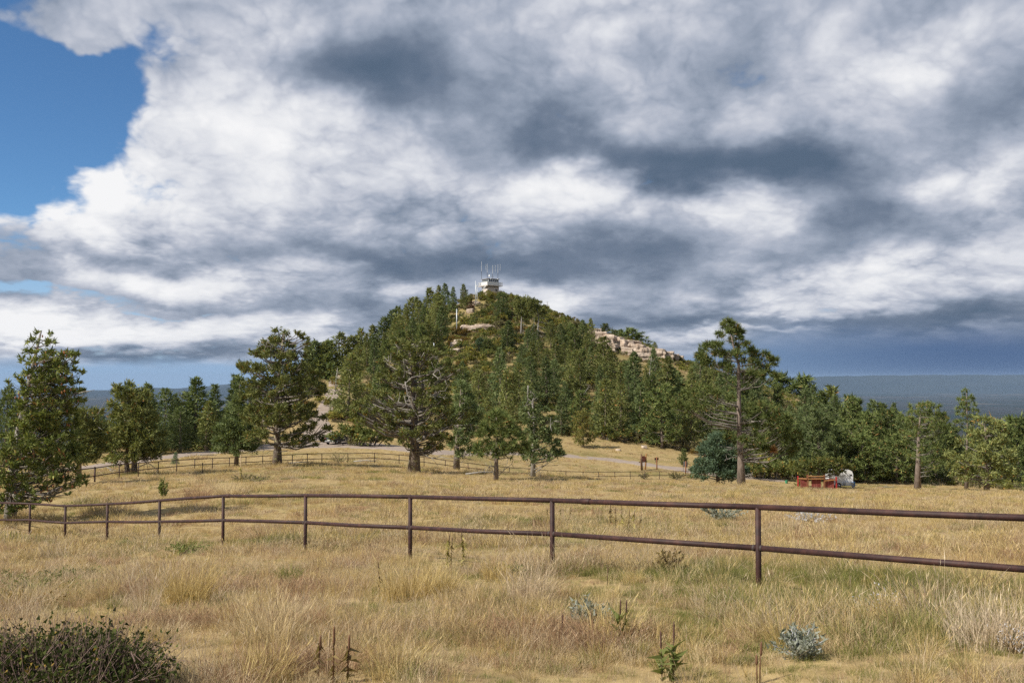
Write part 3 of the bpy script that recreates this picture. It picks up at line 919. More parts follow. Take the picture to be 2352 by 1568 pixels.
hero('shaded_fir_tree', (1047, 1074), 95, S('1100,640,62 1180,700,62 1100,760,62 1200,850,60 1100,1080,72 1200,1100,62 1050,1200,52 1150,1200,72 1220,1280,50 1100,1300,50 1250,1010,52 1230,940,52 1200,780,52 1280,900,52 1120,880,60 1060,960,60 1150,980,60'),
     m6, FIR2, 'fir with a dark trunk half hidden behind the spreading fir', trunk=[(1075, 1450), (1080, 1200), (1110, 900), (1120, 660)], r0=0.32, size=0.29, dens=.7, seed=32,
     dead=[(-.8, (950, 1018), (1140, 1025), (1230, 1015)), (-.6, (1100, 750), (1180, 790), (1250, 850)), (-.3, (900, 1330), (1000, 1350), (1100, 1340)), (-.3, (1120, 1330), (1180, 1350), (1260, 1370))])

hero('young_pine_tree', (1140, 1104), 68, S('480,1010,30 440,1040,34 530,1050,34 420,1100,40 490,1100,40 570,1090,34 390,1160,44 460,1160,44 540,1160,44 610,1140,34 370,1230,44 440,1230,44 520,1230,44 600,1220,44 650,1180,30 400,1290,38 480,1290,38 560,1280,44 640,1270,34 350,1280,30 680,1240,26'),
     m3, PINE, 'young bright green pine in the meadow with a slim straight trunk', trunk=[(480, 1470), (482, 1300), (490, 1150), (480, 1010)], r0=0.17, kind='pine', seed=41, bark=PBARK, trad=.38, kpl=8, nt=30, rust=(),
     dead=[(-.2, (500, 1440), (540, 1400), (590, 1360)), (-.2, (470, 1440), (455, 1410), (450, 1370)), (-.2, (500, 1400), (460, 1380), (430, 1370))])
hero('silvery_fir_tree', (1225, 1094), 73, S('700,850,26 740,900,34 700,930,34 780,910,34 670,980,40 740,990,44 810,980,40 690,1060,44 770,1060,44 850,1060,34 720,1130,44 800,1130,44 870,1140,40 740,1210,44 820,1200,44 890,1210,40 720,1280,40 790,1280,44 860,1280,44 910,1280,30 740,1330,30 830,1320,34 680,1320,26 930,1290,26'),
     m3, FIR2, 'narrow fir with a pale grey trunk next to the young pine', trunk=[(735, 1445), (738, 1250), (745, 1050), (720, 860)], r0=0.19, size=0.24, dens=.62, seed=42, bark=GREYWOOD,
     dead=[(-.7, (700, 820), (698, 880), (700, 960)), (-.8, (740, 960), (730, 920), (745, 890)), (-.7, (700, 1000), (720, 1040), (760, 1060)), (-.3, (750, 1420), (800, 1380), (860, 1340)), (-.3, (740, 1400), (800, 1370), (870, 1370)), (-.8, (860, 1130), (850, 1090), (880, 1060))])
hero('tall_pine_tree', (1703, 1114), 85, S('510,140,48 590,215,34 480,235,38 570,280,26 540,180,34 330,345,44 410,335,48 300,420,44 350,470,44 620,330,34 500,500,40 560,400,38 440,400,30 700,385,48 785,410,36 860,450,52 690,465,42 800,520,52 850,585,42 710,590,52 660,560,40 180,740,54 300,705,62 390,735,52 480,765,44 170,870,60 90,820,50 260,830,50 650,850,62 740,840,72 830,870,62 900,920,62 960,960,52 600,890,44 700,1000,52 780,1020,62 900,1030,72 1000,1060,62 1060,1130,52 920,1110,52 1020,1180,50 640,1130,52 720,1100,52 560,1100,40 830,1190,18 760,1180,34 990,1210,40 850,960,56 760,930,56'),
     m4, PINE, 'tall open crowned pine with an upswept forked top standing alone before the wood', trunk=[(628, 1500), (622, 1250), (610, 1000), (605, 700), (605, 480), (565, 350), (520, 130)], r0=0.34, kind='pine', seed=51, bark=PBARK, trad=.46, kpl=12, nt=22, rust=(44,),
     dead=[(-0.015, (600, 690), (520, 640), (440, 530), (420, 480), (425, 390)), (0.015, (560, 860), (480, 815), (400, 805), (250, 765)), (0.0, (590, 900), (450, 900), (330, 905), (205, 905)), (-0.03, (590, 985), (480, 985), (330, 985)), (-0.03, (590, 1040), (480, 1020), (350, 1015), (260, 1055)),
           (-0.03, (620, 700), (700, 640), (770, 600)), (-0.045, (640, 640), (650, 560), (620, 440)), (-0.03, (600, 590), (560, 530), (540, 500)), (-0.06, (640, 1230), (560, 1180), (440, 1170)), (-0.045, (610, 1260), (540, 1265), (480, 1290)), (-0.06, (650, 1230), (740, 1240), (860, 1230)), (-0.06, (680, 1260), (760, 1290), (820, 1330)), (-0.045, (655, 1415), (690, 1408), (715, 1405)), (-0.09, (700, 960), (800, 960), (840, 920))])
hero('blue_spruce_tree', (1650, 1108), 93, S('400,1100,40 450,1120,52 360,1160,52 330,1220,52 420,1220,72 510,1200,52 300,1290,52 400,1300,72 500,1290,72 270,1370,52 360,1380,72 470,1380,72 570,1350,52 230,1380,26 300,1430,36 560,1420,42 650,1380,42 620,1300,34'),
     m4, SPRUCE, 'low dense blue green spruce at the foot of the tall pine', trunk=[(430, 1470), (430, 1300), (425, 1100)], r0=0.2, size=0.25, dens=.9, seed=52)
hero('flat_topped_pine_tree', (2107, 1120), 131, S('1340,440,30 1400,430,36 1470,430,30 1330,500,30 1420,500,44 1510,490,36 1560,540,40 1390,570,44 1480,580,50 1280,560,36 1230,550,26 1310,640,44 1430,660,54 1530,660,54 1590,640,30 1260,700,44 1400,760,72 1500,740,54 1320,800,54 1440,840,62 1530,830,44 1300,880,44 1380,950,44 1450,1000,36 1530,950,44'),
     m5, PINE, 'pine with a bare lower trunk and stub branches beyond the trailer', trunk=[(1350, 1200), (1360, 900), (1365, 650), (1390, 430)], r0=0.42, kind='pine', seed=61, bark=PBARK, trad=.55, kpl=8, nt=18,
     dead=[(-.2, (1365, 1050), (1420, 1040), (1475, 1035)), (-.2, (1365, 1090), (1415, 1080))])
hero('spindly_pine_tree', (2218, 1118), 140, S('1810,290,22 1820,330,22 1770,370,20 1850,370,20 1790,420,26 1860,410,20 1750,450,26 1830,470,30 1890,470,20 1770,510,30 1850,530,30 1900,550,20 1800,580,34 1870,600,30 1720,580,16 1780,650,40 1850,680,40 1820,760,50'),
     m5, PINE, 'spindly pine whose tip rises highest over the wood beyond the trailer', trunk=[(1810, 1200), (1815, 900), (1820, 600), (1810, 280)], r0=0.25, kind='pine', seed=62, bark=PBARK, trad=.5, kpl=6, nt=16)
hero('rounded_fir_tree', (2265, 1120), 127, S('1960,560,44 2050,590,36 2000,640,52 2100,600,44 2140,660,36 1900,680,52 2050,720,60 1980,780,72 2120,760,52 1860,800,62 2180,830,44 2080,860,72 1950,900,72 2150,930,62 1850,950,62 2040,990,72 1930,1050,72 2120,1050,62 2220,1050,44 1800,1060,52 1720,1000,42 1750,1100,42 2030,1120,52 1700,900,50'),
     m5, FIR, 'dense rounded conifer sweeping to the ground near the end of the wood', trunk=[(2000, 1190), (2000, 900), (1980, 560)], r0=0.35, size=0.42, dens=.75, seed=63)

# ------------------------------------------------------------------ road, trail
def gravel_col(N, b):
    P = pos(N)
    f = N.noise(P, 5.0, 6, 0.7)
    g = N.noise(P, 0.5, 3, 0.5)
    col = N.ramp(f, [(0.3, (0.20, 0.155, 0.125)), (0.55, (0.33, 0.27, 0.225)), (0.8, (0.42, 0.36, 0.31))])
    col = N.mix(N.smooth(g, 0.55, 0.75), col, (0.26, 0.20, 0.14))
    N.put(b.inputs['Base Color'], col)
    bump(N, b, f, 0.03, 0.6)
M_gravel = material('gravel', gravel_col, 0.95, 0.1)

def strip(name, pts, widths, label, dz=0.05):
    P = np.array([(p[0], p[1]) for p in pts])
    # resample
    d = np.concatenate([[0], np.cumsum(np.linalg.norm(np.diff(P, axis=0), axis=1))])
    t = np.linspace(0, d[-1], max(20, int(d[-1] / 1.2)))
    X = np.interp(t, d, P[:, 0]); Y = np.interp(t, d, P[:, 1]); W = np.interp(t, d, widths)
    for _ in range(6):
        X[1:-1] = (X[:-2] + 2 * X[1:-1] + X[2:]) / 4; Y[1:-1] = (Y[:-2] + 2 * Y[1:-1] + Y[2:]) / 4
    tx, ty = np.gradient(X), np.gradient(Y)
    l = np.hypot(tx, ty); nx, ny = -ty / l, tx / l
    k = np.linspace(-.5, .5, 9)
    jit = 1 + 0.08 * np.sin(t * .9) + 0.05 * np.sin(t * 2.3)
    SX = X[:, None] + nx[:, None] * (W * jit)[:, None] * k[None, :]
    SY = Y[:, None] + ny[:, None] * (W * jit)[:, None] * k[None, :]
    SZ = ground_z(SX, SY) + dz
    SZ[:, 0] -= .10; SZ[:, -1] -= .10
    o = sheet(name, SX, SY, SZ, M_gravel)
    me = o.data
    me.flip_normals()
    ROADS.append((np.stack([X, Y], -1), W))
    return tag(o, label, kind='structure')
ROADS = []
road_px = [(-60, 1096), (60, 1089), (156, 1079.5), (220, 1071), (273, 1063.5), (396, 1048), (495, 1038.5), (600, 1029), (690, 1021), (800, 1021), (900, 1030), (990, 1042), (1100, 1040), (1200, 1040), (1300, 1046.5), (1400, 1056), (1500, 1069), (1600, 1084), (1700, 1096), (1800, 1104)]
rp = [on_ground(*q) for q in road_px]
strip('road', rp, [4, 4, 4, 4, 4.2, 4.6, 5, 7, 11, 11, 6, 4.5, 4.2, 4.2, 4.4, 4.4, 4.4, 4.4, 4.2, 4], 'pale gravel road curving round behind the far pipe fence')
tr_px = [(735, 1012), (728, 985), (733, 958), (748, 936), (760, 918), (768, 900), (772, 878), (764, 858)]
tp_ = [on_ground(*q) for q in tr_px]
strip('path', tp_, [6, 4, 3.6, 3.2, 3.0, 3.0, 3.0, 2.6], 'pale dirt track climbing the hillside between the firs', dz=.06)

def road_dist(x, y):
    return min(float(np.min(np.hypot(P[:, 0] - x, P[:, 1] - y) - W * .5)) for P, W in ROADS)

# ------------------------------------------------------------------ rocks
from mathutils import noise as mnoise
def rock_col(N, b):
    P = pos(N)
    f = N.noise(N.vec('MULTIPLY', P, (1, 1, 1.8)), 0.9, 7, 0.65)
    s = N.noise(N.vec('MULTIPLY', P, (0.25, 0.25, 2.4)), 1.1, 4, 0.6)
    col = N.ramp(f, [(0.28, (0.20, 0.14, 0.105)), (0.45, (0.42, 0.335, 0.265)), (0.62, (0.56, 0.47, 0.385)), (0.8, (0.50, 0.44, 0.37))])
    col = N.mix(N.smooth(s, 0.56, 0.70, 0.0, 0.55), col, (0.34, 0.22, 0.15))
    N.put(b.inputs['Base Color'], col)
    bump(N, b, N.noise(P, 2.2, 7, 0.7), 0.25, 0.9)
M_rock = material('sandstone', rock_col, 0.95, 0.1)

def rock_mesh(seed, sx, sy, sz, n=9, rough=0.16, block=0.7):
    """a weathered block: rounded box with cracks and ledges"""
    V, Fq, idx = [], [], {}
    def vid(p):
        k = tuple(round(c, 5) for c in p)
        if k not in idx:
            idx[k] = len(V); V.append(p)
        return idx[k]
    for ax in range(3):
        for sg in (-1, 1):
            for i in range(n):
                for j in range(n):
                    q = []
                    for a, b_ in ((i, j), (i + 1, j), (i + 1, j + 1), (i, j + 1)):
                        p = [0, 0, 0]
                        p[ax] = sg; p[(ax + 1) % 3] = -1 + 2 * a / n; p[(ax + 2) % 3] = -1 + 2 * b_ / n
                        q.append(vid(tuple(p)))
                    Fq.append(q if sg > 0 else q[::-1])
    out = []
    for p in V:
        v = Vector(p)
        sph = v.normalized() * 1.15
        v = v.lerp(sph, 1 - block)
        s3 = Vector((v.x * sx, v.y * sy, v.z * sz)) * .5
        w = s3 * .55 + Vector((seed * 7.3, seed * 3.1, seed))
        dsp = mnoise.fractal(w, 1.0, 2.0, 4) * rough * min(sx, sz)
        cr = mnoise.noise(Vector((w.x * 1.7, w.y * 1.7, w.z * .5)))
        crack = -0.22 * min(sx, sz) * max(0, 0.12 - abs(cr)) / .12 * .6
        led = 0.05 * sz * math.sin(s3.z * 5.0 / max(sz * .35, .3) + seed)
        nrm = Vector((v.x / max(sx, .1), v.y / max(sy, .1), v.z / max(sz, .1))).normalized()
        out.append(s3 + nrm * (dsp + crack) + Vector((nrm.x, nrm.y, 0)) * led)
    return np_mesh('boulder', np.array([tuple(q) for q in out]), np.array(Fq), smooth=False)

def on_slope(px, py, dy=0.0):
    p = on_ground(px, py)
    return p

m7 = mapper(2100, 1100, 600 / 2352)
def ridge_pt(cx, cy, Y):
    u, v = m7(cx, cy)
    return at(u, v, Y)
cliff = empty('rock_outcrop', ridge_pt(1000, 900, 276))
tag(cliff, 'long pale sandstone cliff breaking out below the ridge line of the hill', 'cliff')
for i, (x0, y0, x1, y1, Y) in enumerate([(455, 520, 560, 620, 284), (510, 560, 640, 740, 281), (690, 600, 800, 790, 278), (780, 630, 905, 800, 278), (730, 720, 830, 860, 276), (900, 672, 1010, 840, 276), (990, 680, 1110, 850, 275.5), (930, 800, 1040, 900, 273.5),
                                         (1100, 745, 1220, 900, 273), (1205, 775, 1295, 920, 272), (1120, 860, 1290, 980, 271), (1445, 820, 1540, 970, 268), (1520, 840, 1640, 980, 267), (1620, 880, 1720, 990, 266), (1700, 900, 1790, 1000, 266), (1280, 800, 1460, 900, 273)]):
    um_, vm_ = m7((x0 + x1) / 2, y1)
    Y = on_ground(um_, vm_).y + .5
    a, b_ = ridge_pt(x0, y0, Y), ridge_pt(x1, y1, Y)
    sx, sz = (b_.x - a.x), (a.z - b_.z)
    me = rock_mesh(i + 1, sx * 1.6, max(5.0, sx * 1.3), sz * 1.2, 15, .10, .97)
    me.materials.append(M_rock)
    o = bpy.data.objects.new('boulder', me); COL.objects.link(o); o.parent = cliff
    cen = (a + b_) / 2
    o.location = Vector((cen.x, Y + sx * .3, cen.z - sz * .2)) - cliff.location
    o.rotation_euler = (random.uniform(-.12, .12), random.uniform(-.05, .16), random.uniform(-.4, .4))
ROCKS = [((1083, 760), 5.5, 3, 2.0, 'long flat pale boulder below the steel poles on the hill'), ((1108, 757), 4.6, 3, 2.1, 'grey boulder beside the long flat pale boulder'), ((1130, 757), 2.2, 2, 1.4, 'small pale rock at the end of the flat boulder'),
         ((1095, 702), 2.2, 2, 1.4, 'yellowish boulder at the foot of the twin steel poles'), ((1080, 719), 2.0, 1.6, 1.3, 'small pink rock in the russet brush below the twin poles'), ((1046, 799), 2.2, 1.8, 1.7, 'pale rubble rock above the yellow oak brush'),
         ((1045, 812), 2.4, 2, 1.3, 'lower pale rubble rock beside the yellow oak brush'), ((1052, 790), 2.2, 2, 1.4, 'upper pale rubble rock beside the yellow oak brush'), ((1264, 711), 1.8, 1.6, 1.2, 'small orange boulder on the skyline beside the dead snag'),
         ((1780, 893), 7, 4, 2.0, 'pale rock slab on the ridge behind the tall pine'), ((1818, 906), 5, 3.5, 1.8, 'pale slab lower down the ridge behind the tall pine'), ((1480, 1031), .9, .8, .7, 'single white stone in the dry grass above the road'),
         ((1420, 1035), .8, .7, .35, 'low pale stone on the bank above the road'), ((766, 860), 3, 2, 1.6, 'pale rock at the top of the dirt track'), ((1012, 770), 2, 1.5, 1.0, 'small pale rock under the firs beside the steel pole')]
random.seed(12)
for i, (px, sx, sy, sz, lab) in enumerate(ROCKS):
    p = on_ground(*px)
    me = rock_mesh(30 + i, sx, sy, sz, 7, .16, .55)
    o = link('boulder', me, None, M_rock)
    o.location = (p.x, p.y, p.z + sz * .22)
    o.rotation_euler = (0, 0, random.uniform(-.4, .4))
    tag(o, lab, 'rock')

# ------------------------------------------------------------------ the wood on the hill
FIRS = [make_fir(100 + i, 7.0, rm, .34, nb, nl, bare, lop, sk, rg) for i, (rm, nb, nl, bare, lop, sk, rg) in enumerate(
    [(1.9, 60, 70, .05, 0, .9, .25), (1.6, 54, 66, .08, .15, .8, .32), (2.3, 64, 76, .04, 0, .75, .3), (1.35, 50, 62, .1, .1, .95, .3), (2.0, 54, 70, .12, -.2, .65, .42)])]
PINES = [make_pine(200 + i, 7.0, rm, .50, nb, bare, k, 15, sk) for i, (rm, nb, bare, k, sk) in enumerate([(2.3, 46, .12, 6, .5), (1.9, 42, .18, 6, .6), (2.6, 50, .08, 6, .4)])]
SHRUBS = [make_shrub(300 + i, w, h, .20, n, st) for i, (w, h, n, st) in enumerate([(3.0, 1.6, 1500, 6), (2.4, 1.3, 1300, 6), (3.6, 1.5, 1700, 8)])]

ONES = 'first second third fourth fifth sixth seventh eighth ninth tenth eleventh twelfth thirteenth fourteenth fifteenth sixteenth seventeenth eighteenth nineteenth'.split()
TENS = {20: 'twent', 30: 'thirt', 40: 'fort', 50: 'fift', 60: 'sixt', 70: 'sevent', 80: 'eight', 90: 'ninet'}
def ordinal(n):
    if n < 20: return ONES[n - 1]
    h, r = divmod(n, 100)
    if h: return 'one hundred' + (' and ' + ordinal(r) if r else 'th')
    t, u = divmod(n, 10)
    return TENS[t * 10] + ('ieth' if u == 0 else 'y-' + ONES[u - 1])

def conifer(px, top_y, Y=None, base_y=None, kind='fir', mat=None, lib=None, fat=1.0, name=None, label='', group=None, seed=None):
    r = random.Random(seed if seed is not None else int(px * 31 + top_y * 17))
    p = on_ground(px, base_y) if Y is None else Vector((at(px, top_y, Y).x, Y, gz(at(px, top_y, Y).x, Y)))
    top = at(px, top_y, p.y)
    H = max(1.2, top.z - p.z)
    L = lib or (r.choice(FIRS) if kind == 'fir' else r.choice(PINES))
    s = H / L['H']
    mats = {'trunk': BARK if kind == 'fir' else PBARK, 'branches': LIMB, 'crown': mat or (r.choice((FIR, FIR, FIR2)) if kind == 'fir' else PINE)}
    return place(name or (kind + '_tree'), L, (p.x, p.y, p.z - .05), s, r.uniform(0, 6.28), mats, label, 'tree', group, sxy=s * fat * r.uniform(.92, 1.1))

# skyline firs from the lookout down the wooded side
k8 = lambda x, y: (612.5 + .20833 * x, 612.5 + .20833 * y)
SKY = [(2175, 195, 92), (2050, 225, 96), (1965, 190, 118), (1885, 210, 120), (1825, 240, 110), (1680, 370, 118), (1625, 345, 122), (1540, 415, 118), (1460, 450, 100), (1385, 480, 118), (1270, 570, 110), (1160, 655, 100), (1050, 690, 90), (970, 765, 80),
       (925, 770, 84), (850, 745, 92), (740, 820, 84), (680, 820, 86), (590, 880, 74), (525, 830, 84), (430, 890, 70), (640, 850, 72)]
for i, (x, y, h) in enumerate(SKY):
    u, v = k8(x, y)
    conifer(u, v, base_y=min(v + h * .62, 940), fat=1.12, lib=FIRS[[1, 3, 0, 3, 1, 0, 4, 3, 3, 0, 2, 0, 3, 3, 1, 2, 1, 0, 1, 0, 3, 1][i]], label=f'{ordinal(i + 1)} fir from the lookout along the wooded skyline', group='firs along the skyline of the hill', seed=500 + i)

# the wood itself: trees kept apart as they stand, feet inside these outlines of the hillside
def inside(poly, x, y):
    r = False
    for (x0, y0), (x1, y1) in zip(poly, poly[1:] + poly[:1]):
        if (y0 > y) != (y1 > y) and x < (x1 - x0) * (y - y0) / (y1 - y0) + x0:
            r = not r
    return r
WOOD_A = [(700, 955), (735, 900), (800, 862), (880, 815), (960, 765), (1020, 728), (1068, 712), (1040, 765), (1022, 800), (990, 830), (930, 850), (880, 855), (850, 880), (800, 880), (770, 930), (745, 940), (742, 950)]
WOOD_B = [(1185, 800), (1235, 770), (1300, 770), (1370, 800), (1400, 855), (1560, 862), (1700, 905), (1850, 940), (1980, 985), (2120, 1030), (2352, 1070), (2352, 1112), (2000, 1108), (1800, 1104), (1640, 1058), (1560, 1035), (1480, 1026), (1330, 1008), (1260, 1000), (1130, 1000), (900, 985), (860, 950), (900, 925), (1010, 900), (1075, 915), (1130, 880)]
LANDMARKS = [('lookout', (1126, 660)), ('pale cliff', (1440, 790)), ('tall pine', (1695, 850)), ('brown road sign', (1480, 1060)), ('white trailer', (1930, 1100)), ('spreading fir', (950, 900)), ('dirt track', (755, 920)), ('spindly pine', (2218, 920)), ('flat pale boulder', (1095, 755)), ('silvery fir', (1225, 960))]
CANDS = []
def scatter(poly, n, dx, dy, seed, edge=None):
    r = random.Random(seed)
    xs = [p[0] for p in poly]; ys = [p[1] for p in poly]
    got = []
    for _ in range(n * 60):
        x, y = r.uniform(min(xs), max(xs)), r.uniform(min(ys), max(ys))
        if not inside(poly, x, y): continue
        k = 0.75 + 0.6 * max(0, (y - 850) / 200)
        if any(abs(x - a) / (dx * k) < 1 and ((x - a) / (dx * k)) ** 2 + ((y - b) / (dy * k)) ** 2 < 1 for a, b in got): continue
        got.append((x, y))
        if len(got) >= n: break
    return got
count = {}
def wood_tree(x, y, hm, kind, mat=None, fat=1.0):
    p = on_ground(x, y)
    if road_dist(p.x, p.y) < 2.0:
        return
    if hides(x, p, hm):
        hm *= .6
        if hides(x, p, hm): return
    CANDS.append((x, y, p, hm, kind, mat, fat))
CLEAR = [[(1030, 700), (1110, 640), (1200, 660), (1280, 700), (1180, 735), (1185, 800), (1130, 870), (1030, 880), (1025, 800)], [(1370, 740), (1460, 770), (1570, 800), (1590, 835), (1480, 835), (1380, 790)], [(1750, 880), (1840, 895), (1840, 915), (1750, 905)], [(725, 1010), (742, 900), (782, 860), (782, 905), (760, 960), (755, 1010)]]
def hides(x, p, H):
    for k in (.55, 1.0):
        yy = 870 - (p.z + H * k) / p.y * F
        for dx in (-10, 0, 10):
            if any(inside(c_, x + dx, yy) for c_ in CLEAR): return True
    return False
r_ = random.Random(3)
for x, y in scatter(WOOD_A, 50, 36, 20, 71):
    wood_tree(x, y, r_.uniform(6.0, 9.0), 'fir' if r_.random() < .88 else 'pine', fat=r_.uniform(.9, 1.25))
for x, y in scatter(WOOD_B, 150, 46, 22, 72):
    right = x > 1750
    pine = r_.random() < (.5 if right else .24)
    wood_tree(x, y, r_.uniform(6.2, 10.0) * (.95 if right else 1) * (.72 if y < 860 else 1), 'pine' if pine else 'fir', fat=r_.uniform(.85, 1.2))
WOOD_C = [(1700, 960), (1850, 985), (1980, 1020), (2120, 1050), (2360, 1080), (2360, 1114), (2000, 1108), (1800, 1104), (1640, 1050), (1600, 1000)]
for x, y in scatter(WOOD_C, 70, 40, 13, 73):
    wood_tree(x, y, r_.uniform(7.0, 10.0), 'fir' if r_.random() < .6 else 'pine', mat=FIR2 if r_.random() < .5 else None, fat=r_.uniform(.85, 1.15))
# named places in the wood: foot and top read off the photograph
for x, yb, yt, kind, mat, fat in [(1380, 1000, 905, 'fir', None, 1.4), (1455, 985, 870, 'fir', None, 1.2), (1530, 960, 820, 'fir', None, 1.0), (1388, 880, 775, 'fir', None, 1.3), (1452, 905, 808, 'fir', FIR2, 1.4), (1505, 890, 800, 'fir', None, 1.0),
                                  (1340, 800, 735, 'fir', None, 1.3), (1310, 790, 745, 'pine', None, 1.2), (1170, 770, 735, 'fir', FIR2, 1.5), (1150, 735, 672, 'fir', FIR2, 1.25), (1100, 805, 775, 'fir', SPRUCE, 2.0), (1120, 812, 780, 'pine', None, 1.7),
                                  (1165, 808, 738, 'fir', FIR2, 1.5), (800, 960, 815, 'fir', None, 1.1), (870, 950, 840, 'fir', FIR2, 1.1), (1065, 930, 830, 'fir', FIR2, 1.0), (1150, 940, 800, 'fir', None, .9), (1100, 960, 850, 'fir', None, 1.0),
                                  (1390, 775, 743, 'pine', None, 1.6), (1410, 786, 758, 'pine', None, 1.4), (1427, 775, 757, 'fir', None, .9), (1447, 785, 760, 'pine', None, 2.0), (1505, 815, 785, 'fir', None, 1.2), (1780, 890, 862, 'pine', None, 1.5), (1850, 912, 870, 'pine', None, 1.3), (1900, 935, 890, 'fir', None, 1.2),
                                  (2000, 1100, 950, 'pine', None, 1.0), (1960, 1090, 912, 'pine', None, .9), (2035, 1105, 945, 'pine', None, .9), (2170, 1108, 950, 'pine', None, .9), (2340, 1110, 962, 'pine', None, 1.0), (2375, 1112, 975, 'pine', None, 1.0), (1920, 1104, 985, 'pine', None, 1.2), (1985, 1108, 1000, 'pine', None, 1.3), (2060, 1110, 1005, 'pine', None, 1.2), (2165, 1110, 1010, 'fir', None, 1.2), (1840, 1095, 980, 'fir', None, 1.3), (1760, 1090, 985, 'fir', None, 1.3), (2320, 1112, 1020, 'fir', None, 1.3)]:
    p = on_ground(x, yb)
    H = at(x, yt, p.y).z - p.z
    CANDS.append((x, yb, p, H, kind, mat, fat))
# labels: how near each stands to something one can find
for x, y, p, H, kind, mat, fat in CANDS:
    v = 870 - (p.z + H * .5) / p.y * F
    nm, q = min(LANDMARKS, key=lambda l: math.hypot(l[1][0] - x, l[1][1] - v))
    count.setdefault((nm, kind), []).append((math.hypot(q[0] - x, q[1] - v), len(count.get((nm, kind), [])), (x, y, p, H, kind, mat, fat)))
for (nm, kind), rows in count.items():
    rows.sort(key=lambda a: (a[0], a[1]))
    for i, (_, _, (x, y, p, H, kd, mat, fat)) in enumerate(rows):
        r = random.Random(int(x * 13 + y * 7))
        L = r.choice(FIRS) if kd == 'fir' else r.choice(PINES)
        s = H / L['H']
        mm = mat or (r.choice((FIR, FIR, FIR2)) if kd == 'fir' else (PINE if r.random() < .96 else RUSTPINE))
        place(kd + '_tree', L, (p.x, p.y, p.z - .05), s, r.uniform(0, 6.28), {'trunk': BARK if kd == 'fir' else PBARK, 'branches': LIMB, 'crown': mm},
              f'{ordinal(i + 1)} nearest {kd} to the {nm} in the hillside wood', 'tree', f'{kd} trees of the wood near the {nm}', sxy=s * fat)

# lone trees and those along the road at the back of the meadow
for x, yt, Y, kind, mat, fat, lab in [
        (15, 888, 98, 'fir', FIR2, .9, 'dark narrow fir at the edge of the picture behind the leaning fir'), (120, 945, 112, 'fir', None, 1.1, 'low fir seen between the leaning fir and the ragged fir'), (230, 950, 118, 'fir', FIR2, 1.1, 'short fir behind the ragged fir'), (265, 925, 120, 'fir', None, .9, 'short pointed fir just behind the twin trunk fir'),
        (340, 882, 112, 'fir', FIR2, 1.0, 'pointed dark fir rising behind the twin trunk fir'), (380, 893, 118, 'fir', None, 1.0, 'slim fir next to the pointed dark fir above the road'), (402, 905, 122, 'fir', FIR2, .9, 'thin fir squeezed beside the tallest roadside fir'), (452, 868, 120, 'fir', FIR2, 1.35, 'tallest of the dark firs along the road'), (430, 900, 124, 'fir', None, 1.2, 'shorter fir under the tallest roadside fir'), (498, 884, 124, 'fir', FIR2, 1.25, 'dark fir between the tallest roadside fir and the bushy fir'),
        (547, 862, 126, 'fir', FIR2, 1.2, 'pointed fir peeping above the bushy fir'), (180, 955, 122, 'fir', None, 1.2, 'hazy low fir beside the ragged fir'), (60, 935, 118, 'fir', None, 1.2, 'fir partly hidden by the leaning fir trunk'), (310, 915, 124, 'fir', None, 1.2, 'olive fir filling the gap behind the twin trunk fir'), (585, 885, 135, 'fir', FIR2, 1.1, 'fir showing through the crown of the broad fir'), (475, 920, 118, 'fir', None, 1.2, 'small fir under the roadside row'), (415, 935, 115, 'fir', FIR2, 1.3, 'small round fir by the olive brush along the road'), (525, 925, 120, 'fir', None, 1.1, 'small fir between the bushy fir and the road')]:
    conifer(x, yt, Y=Y, kind=kind, mat=mat, fat=fat, label=lab, group='firs along the road')
conifer(1340, 945, base_y=1028, kind='pine', mat=RUSTPINE, lib=PINES[2], fat=1.0, label='small rusty tinged pine alone on the grassy bank above the road', name='rusty_pine_tree')
conifer(1571, 1030, base_y=1071, kind='pine', lib=PINES[0], fat=1.0, label='little round green pine behind the grey backed sign', name='little_pine_tree')
conifer(402, 1050, base_y=1066, kind='fir', lib=FIRS[2], fat=1.1, mat=SPRUCE, label='tiny fir seedling beside the road', name='fir_seedling')

# wind flagged firs and snags on the upper slope
def flagged(name, base, lobes, trunks, label, seed, dead=()):
    u, v = m3(*base)
    D = on_ground(u, v).y
    return hero(name, (u, v), D, S(lobes), m3, FIR, label, trunk=trunks, r0=.3, size=.42, dens=.8, seed=seed, bark=GREYWOOD, dead=dead)
flagged('flagged_fir_tree', (655, 485), '650,255,40 690,235,34 640,300,34 690,300,42 620,260,30 665,340,30 700,340,26 630,220,20', [(655, 490), (655, 400), (660, 300), (650, 215)], 'wind flagged fir with a pale bare double trunk high on the slope', 81,
        [(-.2, (665, 400), (700, 410), (730, 420)), (-.1, (665, 440), (690, 450), (730, 460)), (-.1, (660, 380), (690, 370), (710, 375)), (-.1, (645, 470), (620, 450), (595, 440)), (-.2, (670, 300), (672, 400), (668, 480))])
flagged('snag_fir_tree', (768, 525), '740,250,34 760,290,30 720,270,34 790,290,30 740,310,30 800,320,24', [(768, 530), (770, 430), (775, 340), (745, 240)], 'half dead fir with fans of bare white branches beside the flagged fir', 82,
        [(-.3, (775, 350), (810, 360), (845, 385)), (-.3, (775, 380), (815, 390), (850, 420)), (-.3, (772, 410), (810, 425), (850, 450)), (-.3, (770, 440), (805, 455), (840, 480)), (-.3, (770, 470), (800, 485), (830, 505)), (-.3, (768, 500), (790, 510), (820, 520)), (.2, (745, 350), (742, 440), (742, 520)), (-.2, (765, 400), (730, 420), (700, 470)), (-.2, (765, 450), (720, 470), (690, 500)), (-.2, (780, 330), (800, 325), (830, 340))])
sn = on_ground(1257, 716)
so = empty('dead_snag', sn)
tag(so, 'small bare dead tree standing on the skyline', 'tree')
